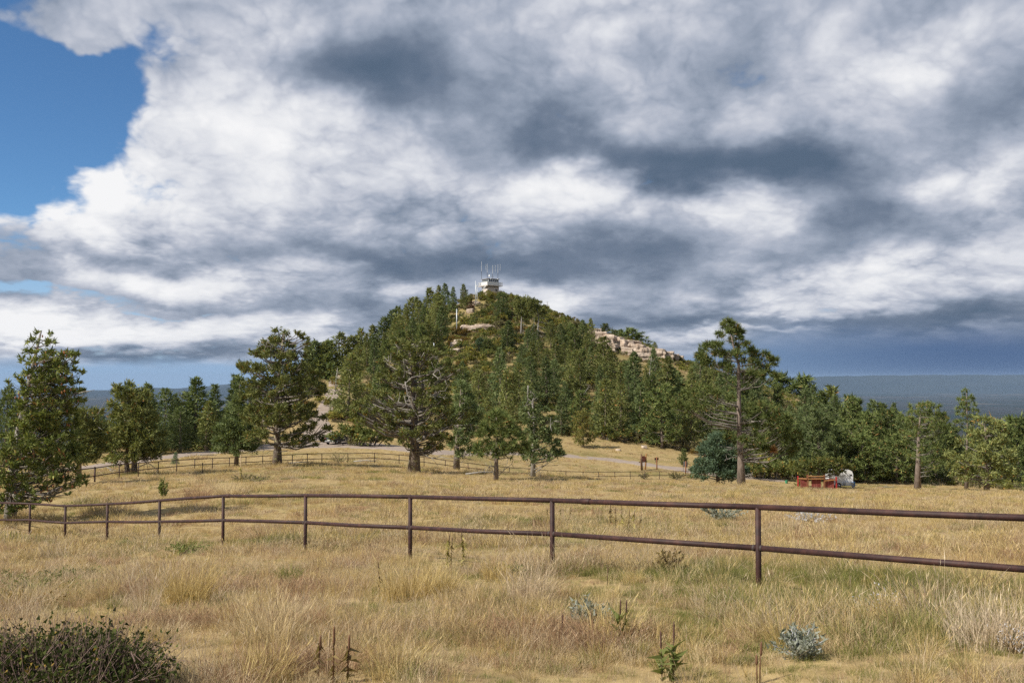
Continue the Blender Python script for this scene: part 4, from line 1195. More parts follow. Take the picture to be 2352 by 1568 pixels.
sm = MB(); sm.tube([(0, 0, -.3), (.1, 0, 1.5), (0, 0, 3.2)], [.1, .07, .02], 5); sm.build('trunk', GREYWOOD, so)
for i in range(10):
    z = .8 + i * .22; a = i * 2.4; L_ = .9 - z * .15
    MB().tube([(0.05, 0, z), (math.cos(a) * L_, math.sin(a) * L_, z + .35)], [.03, .012], 4).build('branch', GREYWOOD, so)
for i, (x, y, lean, h, lab) in enumerate([(1490, 858, .1, 6.5, 'tall bare grey trunk standing among the firs below the cliff'), (1512, 850, -.2, 5.5, 'second bare grey trunk below the cliff'), (770, 868, .1, 4.5, 'bleached snag beside the top of the dirt track'), (1330, 905, .5, 5.0, 'leaning bleached snag deep in the middle of the wood')]):
    p = on_ground(x, y + 30)
    o = empty('bleached_snag', p); tag(o, lab, 'tree')
    MB().tube([(0, 0, -.3), (lean * h * .4, 0, h * .5), (lean * h, 0, h)], [.16, .11, .03], 6).build('trunk', GREYWOOD, o, True)
    for k in range(7):
        z = h * (.35 + k * .08); a = k * 2.1 + i; l_ = .7 + .3 * (k % 3)
        bx = lean * h * (z / h) ** 1.3
        MB().tube([(bx, 0, z), (bx + math.cos(a) * l_, math.sin(a) * l_, z + .25)], [.045, .015], 4).build('branch', GREYWOOD, o)

# ------------------------------------------------------------------ oak brush
def shrub(px, py, w, h, m, label, group=None, seed=0, name='oak_brush'):
    r = random.Random(seed + int(px))
    p = on_ground(px, py)
    L = SHRUBS[r.randrange(3)]
    return place(name, L, (p.x, p.y, p.z - .08), h / L['H'], r.uniform(0, 6.28), {'stems': LIMB, 'foliage': m}, label, 'shrub', group, sxy=w / 3.0)
OPEN = [(1075, 700), (1110, 682), (1170, 680), (1230, 695), (1300, 730), (1360, 762), (1300, 765), (1235, 762), (1190, 800), (1140, 845), (1120, 890), (1040, 895), (1020, 860), (1025, 810), (1045, 765)]
def hue(x, y, r):
    if 1060 < x < 1085 and 705 < y < 735: return 3
    if 1020 < x < 1075 and 735 < y < 800: return 2 if r.random() < .6 else 1
    if y < 700: return 1 if r.random() < .55 else 0
    q = r.random()
    return 0 if q < .46 else 1 if q < .84 else 4 if q < .97 else 2
rs_ = random.Random(9)
rows = {}
for x, y in scatter(OPEN, 150, 19, 8.5, 91):
    if any(math.hypot((x - a) / 14, (y - b) / 6) < 1 for (a, b), *_ in [(q[0],) for q in ROCKS]): continue
    h_ = hue(x, y, rs_)
    rows.setdefault(h_, []).append((x, y))
HUES = ['olive', 'yellow green', 'orange', 'russet', 'grey brown']
for h_, L_ in rows.items():
    L_.sort(key=lambda q: math.hypot(q[0] - 1126, q[1] - 672))
    for i, (x, y) in enumerate(L_):
        shrub(x, y, rs_.uniform(2.6, 4.2), rs_.uniform(1.1, 2.0), OAK[h_], f'{ordinal(i + 1)} nearest {HUES[h_]} oak bush to the lookout on the open slope', f'{HUES[h_]} oak brush on the open slope')
# brush fringing the wood, the ridge and the road
FR = [(880, 880, 1, 4, 2), (900, 895, 0, 4, 2), (860, 900, 1, 4, 1.8), (895, 868, 2, 3, 1.6), (780, 890, 2, 3, 1.5), (770, 880, 1, 3, 1.4), (765, 935, 1, 3, 1.5), (800, 968, 0, 5, 1.6), (770, 965, 1, 4, 1.4), (840, 965, 0, 4, 1.6), (735, 925, 1, 2.5, 1.2),
      (470, 1012, 1, 6, 2.4), (440, 1020, 0, 6, 2.2), (410, 1028, 1, 5, 2.0), (480, 1002, 0, 5, 2.2), (500, 1010, 4, 4, 1.6), (390, 1033, 0, 4, 1.8), (430, 1010, 0, 5, 2.2),
      (1390, 1010, 0, 5, 2.2), (1430, 1014, 0, 5, 2.0), (1470, 1016, 4, 4, 1.8), (1510, 1024, 0, 4, 2.0), (1545, 1030, 4, 5, 1.8), (1590, 1040, 4, 4, 1.6), (1320, 1000, 0, 4, 1.8), (1280, 995, 1, 4, 1.8), (1620, 1050, 2, 4, 1.6),
      (1740, 1098, 0, 5, 2.2), (1780, 1100, 0, 6, 2.6), (1820, 1100, 1, 5, 2.4), (1860, 1102, 0, 5, 2.2), (1720, 1096, 1, 4, 1.8), (1700, 1090, 0, 4, 1.8), (1760, 1095, 1, 5, 2.6), (1900, 1100, 1, 4, 2.0),
      (1285, 930, 1, 4, 2), (1300, 870, 1, 4, 1.6), (1320, 890, 4, 4, 1.6), (1470, 800, 1, 4, 1.2), (1490, 806, 0, 4, 1.2), (1530, 815, 1, 4, 1.2), (1550, 822, 4, 4, 1.1), (1455, 790, 1, 4, 1.2), (1800, 898, 1, 4, 1.2), (1835, 908, 1, 4, 1.2), (1770, 888, 0, 4, 1.2), (1890, 930, 2, 3, 1.0), (1575, 830, 4, 4, 1.0),
      (1410, 870, 1, 4, 2.2), (1290, 820, 4, 4, 1.6), (1205, 830, 1, 4, 1.6), (1230, 850, 0, 4, 1.6), (1180, 880, 4, 4, 1.6), (1150, 895, 1, 4, 1.8), (1100, 905, 4, 4, 1.6)]
FR.sort(key=lambda q: q[0])
by = {}
for x, y, h_, w, hh in FR:
    by.setdefault(h_, []).append((x, y, w, hh))
for h_, L_ in by.items():
    for i, (x, y, w, hh) in enumerate(L_):
        shrub(x, y, w, hh, OAK[h_], f'{ordinal(i + 1)} {HUES[h_]} bush counted from the leaning fir along road and wood', f'{HUES[h_]} brush along the road and wood', seed=3)
shrub(812, 1022, 6.4, 2.9, OAK[0], 'big olive oak bush half hiding the parked car', seed=5)
shrub(850, 1024, 5.4, 2.6, OAK[0], 'yellow tinged oak bush beside the big olive one by the car', seed=6)
shrub(838, 1024, 4.0, 1.4, OAK[4], 'low grey brush under the oak bushes by the car', seed=7)

# ------------------------------------------------------------------ pipe fences
def rust_col(N, b):
    P = pos(N)
    f = N.noise(P, 7.0, 6, 0.65)
    g = N.noise(P, 60.0, 3, 0.7)
    col = N.ramp(f, [(0.3, (0.022, 0.011, 0.011)), (0.5, (0.043, 0.020, 0.018)), (0.68, (0.075, 0.032, 0.025)), (0.85, (0.11, 0.055, 0.038))])
    col = N.mix(N.smooth(g, 0.62, 0.72, 0, .5), col, (0.11, 0.07, 0.058))
    N.put(b.inputs['Base Color'], col)
    bump(N, b, g, 0.003, 0.6)
M_rust = material('rusty pipe', rust_col, 0.62, 0.35)
M_weld = plain('weld bead', (0.055, 0.042, 0.04), 0.6, .4, 40)

near = empty('pipe_fence', (0, 0, 0))
tag(near, 'rusty brown two rail pipe fence crossing the grass close to the viewer', 'fence')
NP = []
def fence_pt(k):
    Y = 11.2 + 2.455 * k
    return Y
lows = {0: 1189.5, 1: 1196.5, 2: 1193.5, 3: 1193.5, 4: 1190.5, 5: 1195.5, 6: 1207, 7: 1221.5, 8: 1254}
posts = []
for i, (x, yt, yb) in enumerate(FENCE):
    Y = fence_depth(x)
    t, l = at(x, yt + 1.5, Y), at(x, lows[i] + 4, Y)
    posts.append((t, l))
# beyond the frame on both sides
p8, p7 = posts[8], posts[7]
posts.append((p8[0] + (p8[0] - p7[0]) * 1.05 + Vector((0, 0, -.02)), p8[1] + (p8[1] - p7[1]) * 1.05 + Vector((0, 0, -.03))))
posts.append((posts[9][0] + (p8[0] - p7[0]), posts[9][1] + (p8[1] - p7[1])))
e = posts[0]
posts.insert(0, (at(-8, 1154, 33.4), at(-8, 1193, 33.4)))
posts.insert(0, (at(-90, 1154, 36.5), at(-90, 1190, 36.5)))
RP = 0.033
for k, (t, l) in enumerate(posts):
    g = gz(t.x, t.y)
    MB().tube([(t.x, t.y, g - .5), (t.x, t.y, g + .3), (t.x, t.y, t.z)], RP, 12).build('post', M_rust, near, True)
    d = (posts[min(k + 1, len(posts) - 1)][0] - posts[max(k - 1, 0)][0]).normalized()
    MB().tube([l - d * .062, l - d * .035], RP * 1.12, 12).build('weld', M_weld, near, True)
    MB().tube([l + d * .035, l + d * .062], RP * 1.12, 12).build('weld', M_weld, near, True)
for k in range(len(posts) - 1):
    a, b_ = posts[k], posts[k + 1]
    d = (b_[0] - a[0]).normalized()
    MB().tube([a[0] - d * .004, (a[0] + b_[0]) / 2 + Vector((0, 0, random.uniform(-.008, .004))), b_[0] + d * .004], RP, 12).build('top_rail', M_rust, near, True)
    d = (b_[1] - a[1]).normalized()
    MB().tube([a[1] + d * .02, (a[1] + b_[1]) / 2 + Vector((0, 0, random.uniform(-.012, .004))), b_[1] - d * .02], RP, 12).build('lower_rail', M_rust, near, True)
def on_rail(px):
    for k in range(len(posts) - 1):
        a, b_ = posts[k][0], posts[k + 1][0]
        ta, tb = a.x / a.y * F + 1176, b_.x / b_.y * F + 1176
        if ta <= px <= tb:
            lo, hi = 0.0, 1.0
            for _ in range(40):
                m = (lo + hi) / 2
                q = a + (b_ - a) * m
                if q.x / q.y * F + 1176 < px: lo = m
                else: hi = m
            return a + (b_ - a) * lo, (b_ - a).normalized()
for px in (1345, 527, 152):
    q, d = on_rail(px)
    MB().tube([q - d * .09, q - d * .085, q + d * .075, q + d * .08], [RP * 1.05, RP * 1.22, RP * 1.22, RP * 1.1], 12).build('coupling', M_rust, near, True)

far = empty('far_pipe_fence', (0, 0, 0))
tag(far, 'dark two rail pipe fence curving round the far side of the meadow', 'fence')
fp = [at(x, y, Y) for x, y, Y in FARF]
for k, t in enumerate(fp):
    r = .055 if k == 1 else .036
    MB().tube([(t.x, t.y, gz(t.x, t.y) - .4), (t.x, t.y, t.z + (.06 if k == 1 else 0))], r, 8).build('post', M_rust, far, True)
for a, b_ in zip(fp[:-1], fp[1:]):
    MB().tube([a, b_], .034, 7).build('top_rail', M_rust, far, True)
    MB().tube([a - Vector((0, 0, .5)), b_ - Vector((0, 0, .5))], .034, 7).build('lower_rail', M_rust, far, True)

# ------------------------------------------------------------------ lookout on the summit
M_white = plain('white paint', (0.72, 0.72, 0.70), .6, .06, 3)
M_wall = plain('weathered lookout wall', (0.56, 0.50, 0.45), .85, .12, 2.5)
M_roofm = plain('lookout roof', (0.30, 0.28, 0.26), .8, .2, 2)
M_galv = plain('galvanised steel', (0.50, 0.53, 0.56), .45, .08, 4, .5, .3)
M_dark = plain('dark opening', (0.02, 0.02, 0.022), .6)
M_darkmast = plain('dark mast', (0.06, 0.05, 0.05), .6)
def glass_fn(N, b):
    b.inputs['Base Color'].default_value = (0.05, 0.075, 0.09, 1)
    b.inputs['Roughness'].default_value = .06
    b.inputs['Specular IOR Level'].default_value = .8
M_glass = material('window glass', glass_fn, .06, .8)

lp = at(1126.4, 674, 300)
g0 = gz(lp.x, 300)
LO = empty('lookout_cabin', (lp.x, 300, g0), R(33))
tag(LO, 'white fire lookout with a windowed cab and catwalk on the hilltop', 'lookout tower')
zb = at(1126, 658.3, 300).z - g0          # underside of the catwalk
def P_(name, mb, mat, par=LO): return mb.build(name, mat, par)
P_('base_wall', MB().box((0, 0, (zb - .6) / 2 - .2), (3.75, 3.75, zb + .6)), M_wall)
P_('deck', MB().box((0, 0, zb + .09), (5.4, 5.4, .18)), M_wall)
P_('cab_wall', MB().box((0, 0, zb + .18 + .5), (3.6, 3.6, 1.0)), M_white)
zw = zb + 1.18
for s in range(4):
    a = s * math.pi / 2
    Rm_ = Matrix.Rotation(a, 4, 'Z')
    for i in range(5):
        x = -1.8 + 3.6 * (i + .5) / 5
        c_ = Rm_ @ Vector((x, -1.78, zw + .47))
        wnd = P_('window', MB().box(c_, (.60, .03, .9), a), M_glass)
    for i in range(6):
        x = -1.8 + 3.6 * i / 5
        c_ = Rm_ @ Vector((x * .985, -1.77, zw + .48))
        P_('mullion', MB().box(c_, (.10, .10, .96), a), M_white)
    # catwalk railing
    for x in np.linspace(-2.66, 2.66, 9):
        if s in (0,) and -2.6 < x < 1.5: continue
        P_('rail_post', MB().box(Rm_ @ Vector((x, -2.66, zb + .18 + .5)), (.05, .05, 1.0), a), M_white)
    for z in (.95, .62, .32):
        P_('hand_rail', MB().box(Rm_ @ Vector((0, -2.66 + .004 * s, zb + .2 + z + .003 * s)), (5.35, .05, .07), a), M_white)
P_('parapet', MB().box((-.55, -2.69, zb + .70), (4.2, .04, .88)), M_white)
P_('parapet', MB().box((-2.69, -.9, zb + .70), (.04, 3.4, .88)), M_white)
P_('roof', MB().box((0, 0, zw + 1.02), (4.1, 4.1, .12)).raw([(-2.05, -2.05, zw + 1.082), (2.05, -2.05, zw + 1.082), (2.05, 2.05, zw + 1.082), (-2.05, 2.05, zw + 1.082), (0, 0, zw + 1.36)], [(0, 1, 4), (1, 2, 4), (2, 3, 4), (3, 0, 4)]), M_roofm)
w_ = P_('base_window', MB().box((.95, -1.885, zb * .45), (.62, .04, .72)), M_dark)
MB().box((.95, -1.91, zb * .45), (.05, .03, .72)).build('bar', M_white, w_)
P_('power_box', MB().box((.25, -1.92, zb * .52), (.28, .1, .4)), M_galv)
P_('lamp_bracket', MB().box((1.2, -2.2, zw + .98), (.16, .3, .14)), M_white)
P_('lamp_bracket', MB().box((-1.2, -2.2, zw + .98), (.16, .3, .14)), M_white)
# stair on the left side
for y in (-.45, .45):
    P_('stair_stringer', MB().tube([(-4.3 + .0, -1.6 + y * .8, -.2), (-2.75, -1.6 + y * .8, zb + .1)], .07, 6), M_white)
for i in range(9):
    k = (i + .5) / 9
    P_('stair_tread', MB().box((-4.3 + 1.55 * k, -1.6, -.15 + (zb + .2) * k), (.28, .72, .05)), M_galv)
# masts: place across the roof and height in the photograph
inv = Matrix.Rotation(-R(33), 4, 'Z')
def mast(cx, ytop, ybot, ydark, arms=()):
    px = (1680 + cx * .19127) / 1.63265
    off = at(px, 640, 300).x - lp.x
    q = inv @ Vector((off, -.3, 0))
    zt = at(px, (960 + ytop * .19127) / 1.63265, 300).z - g0
    zd = at(px, (960 + ydark * .19127) / 1.63265, 300).z - g0
    z0 = zw + 1.05
    o = MB().tube([(q.x, q.y, z0), (q.x, q.y, zd)], .05, 6).build('mast', M_darkmast, LO)
    MB().tube([(q.x, q.y, zd), (q.x, q.y, zt)], [.04, .03], 6).build('antenna', M_white, o)
    for dx, ya, yb in arms:
        za = at(px, (960 + ya * .19127) / 1.63265, 300).z - g0
        zc = at(px, (960 + yb * .19127) / 1.63265, 300).z - g0
        w = dx * .19127 / 1.63265 * 300 / F
        e = inv @ Vector((w, 0, 0))
        for z in np.linspace(za, zc, 4):
            MB().tube([(q.x, q.y, z), (q.x + e.x, q.y + e.y, z)], .012, 4).build('arm', M_galv, o)
            MB().tube([(q.x + e.x, q.y + e.y, z - .22), (q.x + e.x, q.y + e.y, z + .22)], .028, 5).build('dipole', M_white, o)
    return o
mast(657, 108, 460, 300)
mast(770, 150, 450, 325, [(-28, 180, 260)])
mo = mast(875, 180, 450, 345, [(55, 200, 300)])
e_ = inv @ Vector((.5, 0, 0))
zc_ = at(1126, (960 + 408 * .19127) / 1.63265, 300).z - g0
px_m = (1680 + 875 * .19127) / 1.63265
q_ = inv @ Vector((at(px_m, 640, 300).x - lp.x, -.3, 0))
MB().tube([(q_.x - e_.x, q_.y - e_.y, zc_), (q_.x + e_.x, q_.y + e_.y, zc_)], .035, 6).build('cross_bar', M_darkmast, mo)
mast(978, 165, 455, 335, [(48, 175, 275)])
dishm = MB()
px_m = (1680 + 795 * .19127) / 1.63265
q_ = inv @ Vector((at(px_m, 640, 300).x - lp.x, -.5, 0))
zc_ = at(1126, (960 + 390 * .19127) / 1.63265, 300).z - g0
rings = []
for rr, dd in ((0, 0), (.15, .02), (.28, .08), (.34, .13)):
    rings.append([(q_.x + .1 + dd * 1.2, q_.y + rr * math.cos(a), zc_ + rr * math.sin(a)) for a in np.linspace(0, 6.283, 13)[:-1]])
vs_ = [p for rg in rings for p in rg]
dishm.raw(vs_, [(i * 12 + j, i * 12 + (j + 1) % 12, (i + 1) * 12 + (j + 1) % 12, (i + 1) * 12 + j) for i in range(3) for j in range(12)])
dishm.build('dish', M_white, LO)

# steel poles on the slope
def pole(name, px, y0, y1, r, mat, label, parts=None):
    p = on_ground(px, y1)
    t = at(px, y0, p.y)
    o = empty(name, p); tag(o, label, 'pole')
    h = t.z - p.z
    MB().tube([(0, 0, -.4), (0, 0, h)], r, 8).build('shaft', mat, o, True)
    return o, h
o_, h_ = pole('antenna_pole', 1092.5, 645, 705.5, .11, M_galv, 'taller of the twin steel poles with rungs below the lookout')
MB().tube([(.42, 0, -.4), (.42, 0, h_ * .86)], .08, 8).build('shaft', M_galv, o_, True)
for i in range(7):
    MB().tube([(0, 0, h_ * (.08 + .12 * i)), (.42, 0, h_ * (.08 + .12 * i))], .035, 5).build('rung', M_galv, o_)
MB().box((.25, 0, h_ * .8), (.3, .2, .35)).build('junction_box', M_white, o_)
o_, h_ = pole('steel_pole', 1049, 710, 766.5, .13, M_galv, 'single steel pole on the orange brush slope'); MB().tube([(0, 0, h_), (0, 0, h_ + .12)], .17, 8).build('cap', M_galv, o_, True)
o_, h_ = pole('steel_pole', 996.5, 788, 849, .11, M_galv, 'steel pole showing through the crown of the spreading fir'); MB().tube([(0, 0, h_), (0, 0, h_ + .1)], .14, 8).build('cap', M_galv, o_, True)
M_post = plain('brown timber', (0.20, 0.085, 0.042), .85, .35, 5)
M_redpost = plain('red painted post', (0.36, 0.035, 0.035), .7, .25, 5)
o_, h_ = pole('wooden_pole', 902, 882, 958, .16, M_post, 'reddish brown wooden pole behind the spreading fir'); MB().tube([(.2, -.05, -.3), (.2, -.05, h_ * .28)], .05, 6).build('conduit', M_white, o_, True)
o_, h_ = pole('red_post', 749, 913.5, 925, .11, M_redpost, 'short red post beside the dirt track'); MB().box((0, -.02, h_ * .8), (.23, .23, .12)).build('band', M_white, o_)

# ------------------------------------------------------------------ road signs
k9 = lambda x, y: (1445.5 + .0729 * x, 1016.7 + .0729 * y)
M_timber = plain('tan timber', (0.30, 0.155, 0.06), .85, .35, 4)  # paler tan brown than the other timber
M_darktimber = plain('dark timber', (0.13, 0.075, 0.042), .85, .35, 4)
M_signred = plain('red brown sign board', (0.29, 0.10, 0.07), .7, .15, 3)
M_grey = plain('grey sign back', (0.17, 0.17, 0.18), .55, .12, 3)
def local(x, y, o, dy=0.0):
    q = at(*k9(x, y), o.location.y + dy)
    return Vector((q.x - o.location.x, dy, q.z - o.location.z))
def sign_at(name, x, y, label):
    p = on_ground(*k9(x, y + 6))
    o = empty(name, p); tag(o, label, 'sign')
    return o
o_ = sign_at('two_post_sign', 440, 860, 'brown board sign hung between two rough timber posts by the road')
MB().tube([local(400, 930, o_), local(378, 350, o_)], [.13, .10], 8).build('post', M_darktimber, o_, True)
MB().tube([local(500, 930, o_, .9), local(535, 335, o_, .9)], [.11, .09], 8).build('post', M_timber, o_, True)
MB().tube([local(385, 920, o_, -.3), local(358, 490, o_, -.3)], [.10, .09], 8).build('brace', M_darktimber, o_, True)
a_, b_ = local(400, 580, o_, .1), local(494, 580, o_, .85); c_, d_ = local(494, 410, o_, .85), local(400, 412, o_, .1)
nrm = (b_ - a_).cross(d_ - a_).normalized() * .05
MB().raw([a_, b_, c_, d_, a_ + nrm, b_ + nrm, c_ + nrm, d_ + nrm], [(3, 2, 1, 0), (4, 5, 6, 7), (0, 1, 5, 4), (1, 2, 6, 5), (2, 3, 7, 6), (3, 0, 4, 7)]).build('board', M_signred, o_)
MB().tube([local(305, 605, o_, -.15), local(552, 585, o_, .95)], .07, 8).build('cross_beam', M_darktimber, o_, True)
o_ = sign_at('mailbox_post', 868, 862, 'timber post carrying small dark boxes beside the gravel road')
MB().tube([local(872, 940, o_), local(860, 440, o_)], [.085, .075], 8).build('post', M_post, o_, True)
MB().box(local(826, 502, o_, .14), (.26, .18, .34)).build('box', M_dark, o_)
MB().box(local(893, 500, o_, .14), (.24, .18, .34)).build('box', M_darktimber, o_)
MB().box(local(858, 468, o_, .10), (.56, .24, .04)).build('shelf', M_timber, o_)
MB().tube([local(856, 580, o_, .06), local(856, 580, o_, .12)], .15, 12).build('disc', M_dark, o_)
o_ = sign_at('grey_sign', 1775, 975, 'timber post with the grey back of a square sign near the spruce')
MB().tube([local(1775, 1050, o_), local(1780, 572, o_)], [.085, .075], 8).build('post', M_post, o_, True)
MB().box(local(1775, 672, o_, .11), (.55, .03, .72), R(10)).build('panel', M_grey, o_)
for x, y0, y1, lab in ((1700, 600, 900, 'thin marker stake beside the grey backed sign'), (1912, 640, 860, 'thin marker stake between the grey backed sign and the spruce')):
    p = on_ground(*k9(x, y1))
    o = empty('marker_stake', p); tag(o, lab, 'stake')
    hh = at(*k9(x, y0), p.y).z - p.z
    MB().box((0, 0, hh / 2 - .1), (.05, .03, hh + .2)).build('shaft', M_darktimber, o)
    MB().box((0, -.003, hh - .05), (.056, .036, .08)).build('cap', M_grey, o)
p = on_ground(447, 1072)
# small stake in the meadow
p = on_ground(465, 1086); o = empty('steel_stake', p); tag(o, 'short dark steel stake alone in the meadow', 'stake')
MB().tube([(0, 0, -.2), (0, 0, .75)], .025, 6).build('shaft', M_rust, o); MB().box((0, 0, .72), (.08, .05, .1)).build('cap', M_darkmast, o)

# ------------------------------------------------------------------ red board pen
def redboard(N, b):
    P = ocoord(N)
    f = N.noise(N.vec('MULTIPLY', P, (6, 6, 0.8)), 2.2, 5, .65)
    col = N.ramp(f, [(0.3, (0.11, 0.022, 0.02)), (0.5, (0.22, 0.05, 0.042)), (0.62, (0.28, 0.10, 0.08)), (0.75, (0.36, 0.26, 0.21))])
    N.put(b.inputs['Base Color'], col)
M_redboard = material('flaking red boards', redboard, .8, .2)
ka = lambda x, y: (1764 + .11458 * x, 1053.5 + .11458 * y)
pp = on_ground(*ka(980, 556))
DP = 128.0
pp = Vector((at(*ka(980, 500), DP).x, DP, 0)); pp.z = gz(pp.x, DP)
PEN = empty('board_pen', pp); tag(PEN, 'weathered red board pen with timber posts and rails at the edge of the wood', 'pen')
def kl(x, y, dy=0.0):
    q = at(*ka(x, y), DP + dy)
    return Vector((q.x - pp.x, dy, q.z - pp.z))
def kpost(x, yt, mat, r, dy=0.0, sq=True):
    t = kl(x, yt, dy)
    MB().box((t.x, dy, t.z / 2 - .3), (r * 2, r * 2, t.z + .6)).build('post', mat, PEN)
kpost(600, 340, M_redpost, .08, .3); kpost(1367, 360, M_redpost, .085, .25); kpost(793, 315, M_post, .10); kpost(1127, 322, M_post, .10)
for (x0, y0, x1, y1, d0, d1) in ((808, 352, 1112, 350, 0, 0), (808, 403, 1112, 400, 0, 0), (608, 392, 780, 402, .3, 0), (1140, 440, 1350, 418, 0, .2)):
    MB().tube([kl(x0, y0, d0 - .13), kl(x1, y1, d1 - .13)], .085, 6).build('rail', M_timber, PEN)
for x0, x1, yt, yt2 in ((645, 782, 372, 400), (872, 1062, 384, 384), (1145, 1322, 396, 396)):
    n = int((x1 - x0) / 20)
    for i in range(n):
        xa = x0 + (x1 - x0) * (i + .5) / n
        t = kl(xa, yt + (yt2 - yt) * i / n + random.uniform(-5, 5), .12)
        MB().box((t.x, .12 + random.uniform(-.008, .008), t.z / 2 - .1), ((x1 - x0) / n * .00641 * .93, .03, t.z + .2)).build('board', M_redboard, PEN)

# ------------------------------------------------------------------ horse trailer
TD = 133.0
tp0 = Vector((at(*ka(1450, 520), TD).x, TD, 0)); tp0.z = gz(tp0.x, TD)
TRL = empty('horse_trailer', tp0); tag(TRL, 'small white horse trailer parked under the pines beside the red pen', 'trailer')
um = .11458 * TD / F
def tl(x, y, dy=0.0):
    return Vector(((x - 1450) * um, dy, (555 - y) * um))
M_trail = plain('white trailer paint', (0.74, 0.75, 0.76), .35, .06, 2.0, .5)
M_tyre = plain('tyre rubber', (0.022, 0.022, 0.024), .9)
M_trimgrey = plain('grey trim', (0.45, 0.46, 0.47), .5)
prof = [(1222, 505), (1222, 225), (1240, 205), (1640, 205), (1690, 235), (1708, 300), (1708, 505)]
w2 = 1.55
body = MB().prism([(tl(x, y).x, tl(x, y).z) for x, y in prof], 0, w2).build('body', M_trail, TRL)
MB().box(tl(1465, 322, -.012), (480 * um, .02, .03)).build('trim_strip', M_trimgrey, TRL)
MB().box(tl(1465, 505, -.015), (486 * um, .03, .10)).build('skirt', M_trimgrey, TRL)
MB().box(tl(1666, 305, -.01), (36 * um, .02, 30 * um)).build('window', M_dark, TRL)
MB().box(tl(1380, 300, -.01), (90 * um, .02, 34 * um)).build('window', M_dark, TRL)
fd = MB()
fen = [(math.cos(a) * 72 * um, math.sin(a) * 72 * um) for a in np.linspace(math.pi, 0, 13)] + [(math.cos(a) * 58 * um, math.sin(a) * 58 * um) for a in np.linspace(0, math.pi, 13)]
cxz = tl(1412, 510)
fd.prism([(cxz.x + x, cxz.z + z) for x, z in fen], -.16, .02)
fd.build('fender', M_trail, TRL)
for dy in (-.12, w2 - .08):
    c_ = tl(1412, 510, dy)
    wh = MB().tube([c_ + Vector((0, -.09, 0)), c_ + Vector((0, -.06, 0)), c_ + Vector((0, .06, 0)), c_ + Vector((0, .09, 0))], [.27, .32, .32, .27], 20).build('wheel', M_tyre, TRL, True)
    MB().tube([c_ + Vector((0, -.10, 0)), c_ + Vector((0, -.088, 0))], [.19, .17], 16).build('rim', M_trail, wh, True)
    MB().tube([c_ + Vector((0, -.115, 0)), c_ + Vector((0, -.1, 0))], [.05, .06], 10).build('hub', M_dark, wh, True)
MB().box(tl(1585, 470, -.35), (110 * um, .5, 60 * um)).build('front_box', M_trail, TRL)
MB().tube([tl(1490, 518, .2), tl(1800, 518, .75)], .045, 6).build('tongue', M_trail, TRL)
MB().tube([tl(1490, 518, w2 - .2), tl(1800, 518, .8)], .045, 6).build('tongue', M_trail, TRL)
MB().tube([tl(1770, 560, .75), tl(1770, 460, .75)], .035, 8).build('jack', M_trail, TRL)
MB().tube([tl(1796, 512, .75), tl(1812, 512, .75)], .06, 8).build('coupler', M_trimgrey, TRL)
M_blue = plain('blue plastic', (0.07, 0.20, 0.42), .6, .15, 4)
cool = empty('blue_cooler', tp0 + tl(1712, 506, -.1) - Vector((0, 0, .0))); tag(cool, 'blue plastic tub standing on the trailer tongue', 'tub')
MB().box((0, 0, .24), (.28, .3, .34)).build('bin', M_blue, cool); MB().box((0, 0, .43), (.31, .33, .045)).build('lid', M_blue, cool)
crate = empty('grey_crate', tp0 + tl(1660, 506, -.65)); tag(crate, 'grey crate at the front of the horse trailer', 'crate'); crate.location.z = tp0.z + tl(0, 500).z
MB().box((0, 0, .19), (.30, .28, .34)).build('bin', M_trimgrey, crate); MB().box((0, 0, .38), (.33, .31, .04)).build('lid', M_trail, crate)
bq = tp0 + tl(1655, 560, -.9); bq.z = gz(bq.x, bq.y)
bench = empty('blue_chair', bq); tag(bench, 'small blue folding seat in the grass by the trailer tongue', 'seat')
MB().box((0, 0, .32), (.4, .36, .05)).build('seat', M_blue, bench)
for a_ in (-1, 1):
    MB().tube([(a_ * .18, -.16, 0), (-a_ * .16, .14, .32)], .03, 6).build('leg', M_blue, bench)
    MB().tube([(a_ * .18, .16, 0), (-a_ * .16, -.14, .3)], .03, 6).build('leg', M_blue, bench)
MB().box((.19, 0, .5), (.04, .36, .34)).build('backrest', M_blue, bench)
gp = on_ground(*ka(370, 500)); gb = empty('green_bucket', gp); tag(gb, 'small green bucket at the grass edge before the red pen', 'bucket')
M_green = plain('green plastic', (0.05, 0.24, 0.13), .6)
MB().tube([(0, 0, .02), (0, 0, .42)], [.16, .2], 12, False).tube([(0, 0, .02), (0, 0, .03)], .16, 12).build('pail', M_green, gb, True)
MB().tube([(.2 * math.cos(a), 0, .42 + .16 * math.sin(a)) for a in np.linspace(0, math.pi, 9)], .012, 5).build('bail', M_dark, gb)

# ------------------------------------------------------------------ parked car
cp = on_ground(777, 1019)
CAR = empty('parked_car', cp, R(62)); CAR.scale = (.92, .92, .92); tag(CAR, 'dark blue car parked on the gravel with its tail past the oak bush', 'car')
M_car = plain('dark blue car paint', (0.018, 0.028, 0.05), .25, .1, 3, .6)
M_tail = plain('red tail lamp', (0.35, 0.02, 0.02), .3)
M_chrome = plain('bright trim', (0.55, 0.56, 0.58), .3, .05, 3, .5, .6)
prof = [(-2.1, .35), (-2.12, .75), (-1.95, .95), (-1.75, 1.0), (-1.2, 1.4), (.3, 1.42), (.95, .98), (1.9, .85), (2.1, .6), (2.08, .35)]
MB().prism(prof, -.82, .82).build('body', M_car, CAR)
MB().raw([(-1.83, -.7, 1.02), (-1.83, .7, 1.02), (-1.33, .62, 1.37), (-1.33, -.62, 1.37)], [(0, 1, 2, 3)]).build('rear_window', M_glass, CAR)
